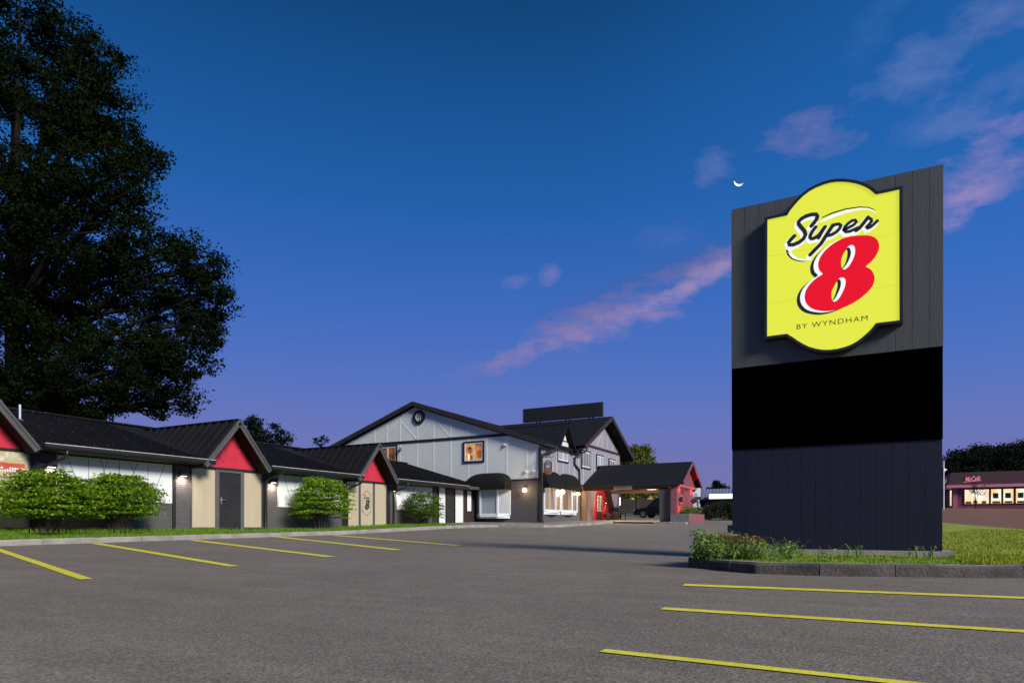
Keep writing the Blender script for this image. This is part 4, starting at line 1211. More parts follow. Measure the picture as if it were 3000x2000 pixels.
# ------------------------------------------------------------------ canopy in front of the entrance (axis along X)
can = thing('entrance_canopy', 'black roofed drive-under canopy with red lit brick gable piers at the entrance', 'canopy', (-12.8, 41.7, .1))
YC, XF = 41.75, -9.9
zc, zce = 4.02, 2.62
mb = MB()
mb.slab((XF + .35, 39.3, zce), (XF + .35, YC, zc), (-15.55, YC, zc), (-15.87, 39.3, zce), .14)
mb.slab((XF + .35, YC, zc), (XF + .35, 44.2, zce), (-15.87, 44.2, zce), (-15.87, YC, zc), .14)
cr_ = mb.build('roof', m_shingle, can)
mb = MB()
mb.beam((XF + .38, YC, zc - .08), (XF + .38, 39.25, zce - .08), .05, .2); mb.beam((XF + .38, YC, zc - .08), (XF + .38, 44.25, zce - .08), .05, .2)
mb.build('rake_board', mat('pinkish_trim', (.16, .07, .08), .6, .1), cr_)
mb = MB(); mb.box(-15.86, 39.16, 2.46, XF + .3, 39.3, 2.6); mb.build('gutter', m_gutter, can)
for y0 in (39.36, 43.9):
    mb = MB(); mb.box(-15.86, y0, 2.24, XF, y0 + .16, 2.47); mb.build('beam', m_brown, can)
mb = MB(); mb.box(-15.86, 39.5, 2.40, XF - .02, 43.95, 2.46); mb.build('ceiling', mat('ceiling_boards', (.16, .10, .07), .7, .2, 4), can)
for (x0, x1, y0, y1) in ((-10.98, -10.35, 39.36, 39.66), (-10.98, -10.35, 43.8, 44.1)):
    mb = MB(); mb.box(x0, y0, -.2, x1, y1, 2.30); mb.build('column', mat('grey_column', (.10, .09, .092), .75, .1), can)
for y0, y1 in ((39.25, 40.2), (42.35, 43.3)):
    mb = MB(); mb.box(XF - .5, y0, -.2, XF, y1, 2.42); mb.build('brick_pier', m_brick_red, can)
mb = MB(); mb.prism([(XF - .02, 39.5, 2.44), (XF - .02, 44.0, 2.44), (XF - .02, YC, 3.82)], (.04, 0, 0)); gp = mb.build('gable_panel', mat('red_board', (.20, .055, .07), .6, .12, 3), can)
mb = MB()
mb.box(XF + .02, 39.4, 2.36, XF + .07, 44.1, 2.5)
for i in range(9):
    y = 39.95 + i * .45; zt = 2.44 + 1.38 * (1 - abs(y - YC) / 2.25) - .04
    mb.box(XF + .02, y, 2.5, XF + .05, y + .08, zt)
mb.build('gable_trim', mat('pink_board', (.36, .12, .14), .6, .1), gp)
mb = MB(); mb.tube([(XF + .2, 39.18, 2.5), (XF - .3, 39.2, 2.3), (XF - .4, 39.24, 2.15), (XF - .42, 39.24, .1)], .06); mb.build('downspout', m_black, can)

# clearance sign
cs = thing('clearance_sign', 'small cream clearance board hanging from the front beam of the canopy', 'sign', (-13.3, 39.3, 2.34))
mb = MB(); mb.box(-13.83, 39.29, 2.27, -12.66, 39.33, 2.475); bd = mb.build('board', mat('cream_board', (.80, .68, .48), .6, .08), cs)
text_mesh('CLEARANCE 7\'-6"', .165, lambda a, z, o: (-13.245 + a, 39.29 - o, 2.315 + z), 0, .003, 0, .82, 1.0, .002).build('lettering', m_darkbrown, bd)
point('canopy_light', (-14.3, 41.0, 2.15), 200, (1.0, .70, .42), .1, can)
for x, y in ((-13.2, 40.6), (-12.3, 42.3), (-11.2, 41.2)):
    mb = MB(); mb.box(x - .28, y - .10, 2.37, x + .28, y + .10, 2.398); mb.build('ceiling_light', emit('ceiling_lamp', (1, .9, .78), 2.0), can); point('ceiling_glow', (x, y, 2.2), 45, (1, .82, .62), .15, can)
# red sconces on the piers
e_redl = emit('red_lamp', (1.0, .02, .02), 8)
for y, lab in ((39.72, 'black up and down light with red glow on the canopy pier nearest the parking lot'), (42.82, 'black up and down light with red glow on the farther canopy pier')):
    t = thing('red_sconce', lab, 'wall lamp', (XF, y, 1.62), 'red lights on the canopy piers')
    mb = MB(); mb.box(XF, y - .06, 1.54, XF + .1, y + .06, 1.66); mb.tube([(XF + .16, y, 1.40), (XF + .16, y, 1.80)], .075); mb.build('body', m_black, t)
    mb = MB(); mb.tube([(XF + .16, y, 1.802), (XF + .16, y, 1.812)], .06); mb.tube([(XF + .16, y, 1.388), (XF + .16, y, 1.398)], .06); mb.build('lens', e_redl, t)
    spot('red_up', (XF + .13, y, 1.84), (-.12, 0, 1), 240, (1, .02, .02), 60, .6, .02, t); spot('red_down', (XF + .13, y, 1.36), (-.12, 0, -1), 240, (1, .02, .02), 60, .6, .02, t)
# red wall sconce at the door
t = thing('door_sconce', 'small dark downlight on the red entrance wall right of the doors', 'wall lamp', (XE + .05, 43.3, 1.75))
mb = MB(); mb.tube([(XE + .12, 43.3, 1.6), (XE + .12, 43.3, 1.9)], .05); mb.box(XE + .05, 43.26, 1.7, XE + .1, 43.34, 1.8); mb.build('body', m_black, t)
mb = MB(); mb.tube([(XE + .12, 43.3, 1.58), (XE + .12, 43.3, 1.598)], .042); mb.build('lens', e_lampw, t)
spot('door_beam', (XE + .2, 43.3, 1.56), (-.3, 0, -1), 30, (1, .75, .6), 90, .7, .02, t)

# brick planter and its plants
pl_ = thing('brick_planter', 'long brick planter box at the foot of the canopy piers, pink on its end', 'planter', (-9.6, 41, .1))
mb = MB(); mb.box(-10.22, 38.98, -.3, -9.12, 39.14, .745); mb.build('grey_side', mat('grey_block', (.17, .17, .18), .8, .1, 3, .2, 30), pl_)
mb = MB(); mb.box(-9.24, 39.145, -.3, -9.1, 43.0, .75); mb.build('brick_side', m_brick_red, pl_)
mb = MB(); mb.box(-9.9, 39.14, -.3, -9.25, 43.0, .66); mb.build('soil', m_soil, pl_)
for i, (x, y) in enumerate(((-10.6, 38.75), (-9.6, 38.6))):
    mb = MB(); mb.box(x - .55, y - .25, -.2, x + .45, y + .2, gz_at(x, y) + .12); tag(mb.build('stone_step', m_conc, bevel=.03), ['low stone block at the foot of the canopy column', 'low stone block below the grey side of the brick planter'][i], 'stone')

# pots and bench at the entrance
for i, (x, y, s_) in enumerate(((-15.2, 41.9, 1.0), (-15.15, 43.5, 1.25))):
    t = thing('planter_pot', ['dark tapered pot with bare twigs left of the entrance doors', 'larger dark tapered pot with bare twigs right of the entrance doors'][i], 'pot', (x, y, .2), 'pots at the entrance')
    mb = MB(); z0 = gz_at(x, y) + .10
    mb.tube([(x, y, z0), (x, y, z0 + .38 * s_), (x, y, z0 + .42 * s_), (x, y, z0 + .43 * s_)], [.16 * s_, .29 * s_, .31 * s_, .27 * s_], 14); mb.build('pot', mat('dark_pot', (.06, .05, .042), .6, .1), t)
    mb = MB(); rr = random.Random(i)
    for k in range(9): mb.tube([(x, y, z0 + .4 * s_), (x + rr.uniform(-.15, .15), y + rr.uniform(-.15, .15), z0 + .6 * s_), (x + rr.uniform(-.3, .3), y + rr.uniform(-.3, .3), z0 + rr.uniform(.7, 1.1) * s_)], [.012, .008, .004], 5)
    mb.build('twigs', m_bark, t)
bt = thing('bench', 'small dark bench beside the larger entrance pot', 'bench', (-15.2, 44.6, .2))
z0 = gz_at(-15.2, 44.6) + .1
mb = MB(); mb.box(-15.45, 44.1, z0 + .40, -15.0, 45.2, z0 + .45); mb.build('seat', m_darkbrown, bt)
mb = MB(); mb.box(-15.5, 44.1, z0 + .5, -15.45, 45.2, z0 + .85); mb.build('backrest', m_darkbrown, bt)
for x in (-15.42, -15.05):
    for y in (44.15, 45.12): mb = MB(); mb.box(x, y, z0, x + .05, y + .05, z0 + .40); mb.build('leg', m_black, bt)

# poster on the near entry glass
po = thing('food_poster', 'food poster with cream picture and white lettering on orange, pinned over the near entry glass', 'poster', (XW, 8.9, 1.7))
mb = MB(); mb.pbox(PX, 8.3, 9.6, 1.30, 1.98, .057, .064); bd = mb.build('sheet', mat('poster_cream', (.52, .43, .24), .6, .3, 2.2), po)
mb = MB(); mb.pbox(PX, 8.3, 9.56, 1.42, 1.66, .064, .066); mb.build('red_band', mat('poster_band', (.55, .10, .05), .6, .15, 3), bd)
mb = MB(); rr = random.Random(5)
for i in range(5):
    c = (8.4 + i * .27, 1.82 + rr.uniform(-.05, .05)); e = [(c[0] + .14 * math.cos(R(30 * k)) * rr.uniform(.8, 1.2), c[1] + .09 * math.sin(R(30 * k))) for k in range(12)]
    plate(mb, e, lambda a, z, o: (XW + o, a, z), .0645, .0655 + i * .0003)
mb.build('picture', mat('poster_food', (.60, .56, .42), .6, .35, 9), bd)
mb = MB()
for zz, ya, yb in ((1.52, 8.5, 9.06), (1.50, 9.2, 9.52), (1.44, 8.5, 9.3)):
    y = ya
    while y < yb:
        wv = rr.uniform(.025, .05); mb.pbox(PX, y, y + wv, zz - .012, zz + rr.uniform(.03, .065), .066, .068); y += wv + .014
mb.build('lettering', mat('poster_white', (.8, .8, .8), .6, .02), bd)


# ------------------------------------------------------------------ foliage
def leaf_cloud(name, P, nrm_up, size, m, parent=None, seed=1, aspect=.55):
    """many small leaf faces: P (n,3) centres in world axes"""
    rg = np.random.default_rng(seed); n = len(P)
    nv = rg.normal(size=(n, 3)); nv[:, 2] += nrm_up; nv /= np.linalg.norm(nv, axis=1)[:, None]
    t = rg.normal(size=(n, 3)); t -= nv * np.sum(t * nv, 1)[:, None]; t /= np.linalg.norm(t, axis=1)[:, None]
    b = np.cross(nv, t); s_ = (size * rg.uniform(.6, 1.3, n))[:, None]
    V = np.empty((n, 4, 3)); V[:, 0] = P - t * s_; V[:, 1] = P + b * s_ * aspect - t * s_ * .1; V[:, 2] = P + t * s_; V[:, 3] = P - b * s_ * aspect - t * s_ * .1
    V += nv[:, None, :] * np.array([-.15, .12, -.15, .12])[None, :, None] * s_[:, None, :]
    org = np.array(parent['_o']) if parent is not None else np.zeros(3)
    V = (V - org).reshape(-1, 3)
    me = bpy.data.meshes.new(name); me.vertices.add(n * 4); me.vertices.foreach_set('co', V.ravel())
    me.loops.add(n * 4); me.loops.foreach_set('vertex_index', np.arange(n * 4, dtype=np.int32))
    me.polygons.add(n); me.polygons.foreach_set('loop_start', np.arange(0, n * 4, 4, dtype=np.int32))
    me.update(calc_edges=True); me.materials.append(m)
    o = bpy.data.objects.new(name, me); COL.objects.link(o)
    if parent is not None: o.parent = parent
    o['_o'] = tuple(float(v) for v in org)
    return o


m_bush = leafmat('bush_leaf', (.045, .145, .004), (.36, .54, .025), .35)
m_bush_dk = leafmat('bush_leaf_dark', (.05, .12, .012), (.15, .24, .02), .3)
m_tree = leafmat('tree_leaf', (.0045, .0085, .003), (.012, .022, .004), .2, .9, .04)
m_tree_bg = leafmat('small_tree_leaf', (.007, .012, .007), (.013, .020, .010), .2, .9, .05)
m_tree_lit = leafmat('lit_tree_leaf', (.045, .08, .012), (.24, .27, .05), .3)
m_hedge = leafmat('hedge_leaf', (.010, .018, .006), (.03, .045, .012), .2)


def bush(label, x, y, width, depth, height, seed, m, n_clump=260, per=48, leaf=.040, low=.25, top_bump=(0, 0)):
    rg = np.random.default_rng(seed); z0 = max(gz_at(x, y) + .145, -.16)
    t = thing('bush', label, 'bush', (x, y, z0), 'spreading bushes in front of the motel wing')
    P = []
    tiers = rg.uniform(low, 1.0, n_clump) ** .85
    prof = lambda u: np.interp(u, [0, .2, .36, .55, .82, 1.0], [.2, .5, .82, 1.0, .86, .45])
    ang = rg.uniform(0, 2 * np.pi, n_clump); rr = rg.uniform(.35, 1.0, n_clump) ** .5
    wob = 1 + .16 * np.sin(3 * ang + seed) + .10 * np.sin(7 * ang + tiers * 9)
    cy = y + np.cos(ang) * rr * prof(tiers) * width / 2 * wob; cx = x + np.sin(ang) * rr * prof(tiers) * depth / 2 * wob
    cz = z0 + np.round(tiers * 11 + rg.normal(0, .22, n_clump)) / 11 * height * (1 - .10 * rr ** 3) + rg.normal(0, .02, n_clump)
    cx = np.maximum(cx, XW + .22)
    dirn = np.stack([np.sin(ang), np.cos(ang)], 1)
    for i in range(n_clump):
        k = int(per * rg.uniform(.6, 1.3)); s_ = rg.uniform(.09, .19)
        d = rg.normal(0, 1, (k, 3)) * [s_, s_, .022]
        along = rg.uniform(-.5, 1.2, k)[:, None] * dirn[i] * s_ * 1.2
        d[:, :2] += along; d[:, 2] -= (np.linalg.norm(d[:, :2], axis=1) ** 2) * .22
        P.append(np.stack([cx[i] + d[:, 0], cy[i] + d[:, 1], cz[i] + d[:, 2]], 1))
    P = np.concatenate(P); P = P[P[:, 0] > XW + .1]
    leaf_cloud('foliage', P, 1.6, leaf, m, t, seed)
    mb = MB(); r_ = random.Random(seed)
    for i in range(46):
        a = r_.uniform(0, 2 * math.pi); q = r_.uniform(.2, 1.0); h = height * r_.uniform(.5, .92)
        ex, ey = x + math.sin(a) * q * depth * .40, y + math.cos(a) * q * width * .42
        ex = max(ex, XW + .25)
        bx, by = x + math.sin(a) * .12, y + math.cos(a) * r_.uniform(.05, .26)
        p = [(bx, by, z0 - .05), (bx + (ex - bx) * .30 + r_.uniform(-.04, .04), by + (ey - by) * .30 + r_.uniform(-.04, .04), z0 + h * .30),
             (bx + (ex - bx) * .72 + r_.uniform(-.05, .05), by + (ey - by) * .72 + r_.uniform(-.05, .05), z0 + h * .68), (ex, ey, z0 + h)]
        mb.tube(p, [.012, .010, .007, .003], 5, False)
        if r_.random() < .8:
            c = Vector(p[2]); mb.tube([c, c + Vector((r_.uniform(-.2, .2), r_.uniform(-.25, .25), r_.uniform(.15, .35)))], [.008, .003], 4, False)
    mb.build('stems', m_bark, t)
    return t


bush('wide green bush on the grass directly below the food poster', -18.75, 9.55, 2.12, 1.6, 1.60, 11, m_bush, 330)
bush('green bush in front of the white boards, touching the bush below the poster', -18.85, 11.55, 2.10, 1.5, 1.64, 23, m_bush, 320)
bush('tall light green bush between the single dark door and the printed glass entry', -18.8, 19.45, 2.2, 1.5, 2.06, 37, m_bush, 360)
bush('sparser dark green bush at the far end of the motel wing', -18.95, 26.45, 2.05, 1.4, 1.60, 51, m_bush_dk, 230, 40, .038, .22)


def tree(name, label, base, lobes, m, mbark, clumps_per_m2, per, leaf, trunk_r, trunk_top, seed, cat='tree', group=None, spread=.62, limbs=True):
    """lobes: (X, D, z, radius) in tripod axes"""
    rg = np.random.default_rng(seed); rnd = random.Random(seed)
    bz = gD(base[1]) - .1
    b0 = cw(base[0], base[1], bz); t = thing(name, label, cat, tuple(b0), group)
    P = []
    for (X, D, z, r) in lobes:
        k = max(4, int(clumps_per_m2 * r * r * 4))
        u = rg.normal(size=(k, 3)); u /= np.linalg.norm(u, axis=1)[:, None]
        rad = r * rg.uniform(.25, 1.0, k) ** .45
        c = u * rad[:, None] * [1, 1, .92]
        for q in c:
            kk = int(per * rg.uniform(.5, 1.4)); s_ = spread * rg.uniform(.5, 1.2)
            d = np.clip(rg.normal(0, 1, (kk, 3)), -1.5, 1.5) * [s_, s_, s_ * .6]
            w0 = cw(X + q[0], D + q[1], z + q[2]); P.append(d + np.array(w0))
    P = np.concatenate(P)
    leaf_cloud('crown', P, .5, leaf, m, t, seed)
    mb = MB(); top = cw(base[0] + rnd.uniform(-.3, .3), base[1], trunk_top)
    mb.tube([b0, b0.lerp(top, .3) + Vector((rnd.uniform(-.1, .1), 0, 0)), b0.lerp(top, .65), top], [trunk_r * 1.25, trunk_r, trunk_r * .75, trunk_r * .35], 9)
    if limbs:
        for (X, D, z, r) in lobes:
            e = cw(X, D, z); f = rnd.uniform(.25, .8); s0 = b0.lerp(top, f)
            if s0.z > e.z: s0 = b0.lerp(top, max(.15, min(.9, (e.z - bz) / (trunk_top - bz) * .75)))
            mid = s0.lerp(e, .5) + Vector((0, 0, rnd.uniform(.0, .12) * (e - s0).length))
            mb.tube([s0, mid, e], [trunk_r * .42, trunk_r * .25, trunk_r * .08], 6, False)
            for _ in range(3):
                v = Vector((rnd.gauss(0, 1), rnd.gauss(0, 1), rnd.gauss(.2, .8))).normalized() * r * .85
                mb.tube([mid.lerp(e, rnd.uniform(.3, .9)), e + v], [trunk_r * .12, trunk_r * .03], 5, False)
    mb.build('trunk', mbark, t)
    return t


# the big dark tree behind the wing
sc33 = 33 / 1950
LB = []
rnd = random.Random(9)
for (px, py, r) in [(-60, 1020, 300), (60, 760, 300), (40, 430, 270), (60, 170, 190), (-120, 240, 280), (-160, 700, 330),
                    (225, 265, 130), (315, 225, 62), (360, 185, 26), (190, 120, 95), (120, 60, 90), (290, 330, 110), (335, 440, 100), (430, 470, 48), (466, 462, 22),
                    (340, 560, 130), (430, 590, 58), (300, 700, 170), (395, 680, 75), (250, 860, 190), (455, 800, 120), (560, 735, 66), (600, 790, 66), (520, 700, 36),
                    (650, 770, 26), (635, 850, 44), (560, 870, 110), (470, 960, 150), (590, 950, 62), (610, 1010, 38), (560, 1060, 76), (480, 1100, 96), (565, 1160, 34),
                    (400, 1110, 110), (300, 1090, 130), (170, 1100, 150), (510, 1178, 40), (330, 1190, 60), (40, 1150, 120), (115, 1175, 95), (-50, 1170, 120), (240, 1190, 70), (440, 1195, 38)]:
    LB.append(((px - 1500) * sc33, 33 + rnd.uniform(-1, 1) * min(2.5, r * sc33), (1541 - py) * sc33, r * sc33))
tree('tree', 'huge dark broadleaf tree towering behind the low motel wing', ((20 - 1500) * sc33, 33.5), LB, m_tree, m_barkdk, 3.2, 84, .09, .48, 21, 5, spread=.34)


def cl(px, py, r, D, dd=0): return ((px - 1500) / 1950 * D, D + dd, (1541 - py) / 1950 * D, r / 1950 * D)


tree('tree', 'small dark tree rising behind the wing roof right of the single door gable', ((735 - 1500) / 1950 * 46, 46), [cl(725, 1255, 28, 46), cl(745, 1240, 20, 46), cl(760, 1270, 30, 46), cl(720, 1290, 34, 46), (cl(775, 1290, 26, 46)), cl(738, 1225, 8, 46)], m_tree_bg, m_barkdk, 9, 40, .09, .14, 6.5, 15, spread=.22)
tree('tree', 'small feathery dark tree with thin top, second one behind the wing roof', ((815 - 1500) / 1950 * 47, 47), [cl(812, 1262, 20, 47), cl(805, 1250, 9, 47), cl(830, 1280, 22, 47), cl(800, 1290, 26, 47), cl(845, 1287, 10, 47), cl(820, 1300, 26, 47)], m_tree_bg, m_barkdk, 7, 32, .09, .12, 5.8, 16, spread=.20)
tree('shrub', 'rounded dark treetop just above the rear roof, nearest the white gable', ((938 - 1500) / 1950 * 62, 62), [cl(930, 1287, 9, 62), cl(948, 1284, 9, 62), cl(938, 1296, 14, 62)], m_tree_bg, m_barkdk, 8, 30, .09, .1, 7.5, 17, spread=.2, limbs=False)
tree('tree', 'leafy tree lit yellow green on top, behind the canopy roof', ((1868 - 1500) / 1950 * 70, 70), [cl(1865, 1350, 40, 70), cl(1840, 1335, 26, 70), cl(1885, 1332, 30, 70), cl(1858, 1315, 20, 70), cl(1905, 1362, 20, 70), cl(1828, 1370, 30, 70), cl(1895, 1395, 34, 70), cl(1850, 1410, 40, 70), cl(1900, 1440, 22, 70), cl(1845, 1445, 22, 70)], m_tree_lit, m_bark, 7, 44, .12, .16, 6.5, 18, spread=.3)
tree('tree', 'hazy bare topped tree just above the canopy ridge', ((1975 - 1500) / 1950 * 90, 90), [cl(1970, 1378, 13, 90), cl(1985, 1370, 10, 90), cl(1960, 1390, 16, 90)], m_tree_bg, m_barkdk, 1.5, 14, .1, .16, 8.5, 19, spread=.4)
tree('tree', 'dark rounded tree behind the long shop roof left of the tall sign', ((2105 - 1500) / 1950 * 130, 130), [cl(2104, 1424, 13, 130), cl(2100, 1416, 8, 130), cl(2118, 1434, 12, 130), cl(2088, 1434, 10, 130)], m_tree_bg, m_barkdk, 5, 40, .22, .3, 9, 20, spread=.5, limbs=False)
tree('tree', 'young thin tree in front of the lit restaurant windows', ((2859 - 1500) / 1950 * 88, 88), [cl(2856, 1425, 13, 88), cl(2845, 1438, 14, 88), cl(2872, 1440, 14, 88), cl(2880, 1428, 9, 88)], m_tree_bg, m_barkdk, 5, 16, .09, .06, 5.4, 21, spread=.3)
# far wooded slope behind the restaurant
rg = np.random.default_rng(31); P = []
for px in range(2190, 3400, 9):
    top = np.interp(px, [2190, 2740, 2770, 2790, 2850, 2862, 2890, 2905, 2925, 2945, 2990, 3010, 3400], [1425, 1385, 1375, 1328, 1326, 1314, 1311, 1328, 1314, 1318, 1306, 1298, 1270]) + rg.uniform(-5, 9)
    for py in np.arange(top, 1480, 11):
        D = 185 + rg.uniform(-12, 12) + (1400 - py) * .1; c = cw((px - 1500) / 1950 * D, D, (1541 - py) / 1950 * D)
        P.append(np.array(c) + rg.normal(0, 1, (150, 3)) * [.95, .95, .7])
w_ = leaf_cloud('woods', np.concatenate(P), .6, .34, m_tree_bg, None, 8); w_['kind'] = 'stuff'
tag(w_, 'dark wooded slope on the skyline behind the restaurant', 'woods')

# hedge left of the tall sign
rg = np.random.default_rng(41); P = []
for i in range(420):
    X = rg.uniform(13.9, 18.5); zt = gD(48) + 1.15 + .12 * math.sin(X * 5) - max(0, 14.6 - X) * .5; z = gD(48) + (zt - gD(48)) * rg.uniform(.02, 1) ** .7
    P.append(np.array(cw(X, 48 + rg.uniform(-.6, .6), z)) + rg.normal(0, .13, (55, 3)))
hd = thing('hedge', 'dark clipped hedge beyond the brick planter, left of the tall sign', 'hedge', tuple(cw(16, 48, gD(48))))
leaf_cloud('foliage', np.concatenate(P), .4, .05, m_hedge, hd, 42)
mb = MB()
for i in range(16):
    X = 14.1 + i * .28; mb.tube([cw(X, 48, gD(48) - .1), cw(X + .1, 48, gD(48) + .6)], [.03, .015], 5)
mb.build('stems', m_bark, hd)
# planter greens
rg = np.random.default_rng(43); P = []
for i in range(60):
    P.append(np.array((-9.6 + rg.uniform(-.25, .3), rg.uniform(39.6, 42.4), .72 + rg.uniform(0, .32))) + rg.normal(0, .09, (40, 3)))
pp = thing('planter_shrub', 'low leafy green plants growing in the brick planter', 'plant', (-9.6, 41, .66))
leaf_cloud('foliage', np.concatenate(P), .8, .045, m_bush_dk, pp, 44)

# rough weeds at the corner of the sign island
m_weed = leafmat('weed_leaf', (.06, .16, .015), (.36, .46, .13), .35)
m_weed_dry = leafmat('dry_weed', (.16, .075, .025), (.28, .15, .06), .3)
wd = thing('weed_clump', 'shaggy clump of tall weeds with rusty dry middle at the island corner', 'weeds', (-1.75, 9.2, -.42), 'weeds around the tall sign')


def weed_mesh(name, centres, m, seed, parent, hmin, hmax, wdt, per):
    """arching leaf blades: each a bent strip of three faces"""
    rg = random.Random(seed); mb = MB()
    for (x, y, z, sc) in centres:
        for _ in range(per):
            a = rg.uniform(0, 2 * math.pi); h = rg.uniform(hmin, hmax) * sc; ln = h * rg.uniform(.35, .95); w = wdt * rg.uniform(.6, 1.3)
            d = Vector((math.cos(a), math.sin(a), 0)); s_ = Vector((-d.y, d.x, 0)) * w
            b = Vector((x + rg.gauss(0, .05), y + rg.gauss(0, .05), z))
            pts = [b, b + d * ln * .25 + Vector((0, 0, h * .6)), b + d * ln * .62 + Vector((0, 0, h * .95)), b + d * ln * 1.05 + Vector((0, 0, h * rg.uniform(.6, .95)))]
            ww = [.6, 1.0, .75, .08]; n = len(mb.v)
            for p, k in zip(pts, ww): mb.v += [tuple(p - s_ * k), tuple(p + s_ * k)]
            for i in range(3): mb.f.append((n + 2 * i, n + 2 * i + 1, n + 2 * i + 3, n + 2 * i + 2))
    return mb.build(name, m, parent)


rg = random.Random(12); C1, C2 = [], []
for i in range(120):
    x = -1.95 + abs(rg.gauss(0, .42)); y = 9.15 + rg.gauss(0, .30); y = max(y, 8.62 + max(0, -x - 1.6) * .5); y = min(y, 10.1)
    s_ = max(.45, 1.1 - (x + 1.95) * .45); C1.append((x, y, gz_at(x, y) + .12, s_))
weed_mesh('leaves', C1, m_weed, 5, wd, .08, .34, .008, 4)
np_ = np.random.default_rng(77); Q = []
for (x, y, z, s_) in C1:
    h = .30 * s_ * np_.uniform(.5, 1.1)
    for _ in range(3): Q.append(np.array((x, y, z + h * np_.uniform(.1, 1.0))) + np_.normal(0, 1, (20, 3)) * [.06, .055, .035])
Q = np.concatenate(Q); leaf_cloud('foliage', Q[Q[:, 2] > -.46], .9, .026, m_weed, wd, 78, .42)
for i in range(22):
    x = rg.uniform(-1.75, -1.3); y = rg.uniform(9.0, 9.5); C2.append((x, y, gz_at(x, y) + .24, 1))
weed_mesh('dry_leaves', C2, m_weed_dry, 6, wd, .10, .20, .006, 60)
for k, (x, y, lab) in enumerate(((-.92, 9.7, 'thin stalky weed leaning on the dark sign foot beside the big weed clump'), (-.2, 9.9, 'small upright weed in the middle of the sign foot'), (.62, 10.2, 'ragged grass tuft at the right corner of the sign foot'))):
    t = thing('weed', lab, 'weeds', (x, y, gz_at(x, y) + .12), 'weeds around the tall sign')
    weed_mesh('leaves', [(x + rg.gauss(0, .1), y + rg.gauss(0, .06), gz_at(x, y) + .12, 1) for _ in range(9)], m_weed, 20 + k, t, .08, [.34, .22, .2][k], .006, 3)


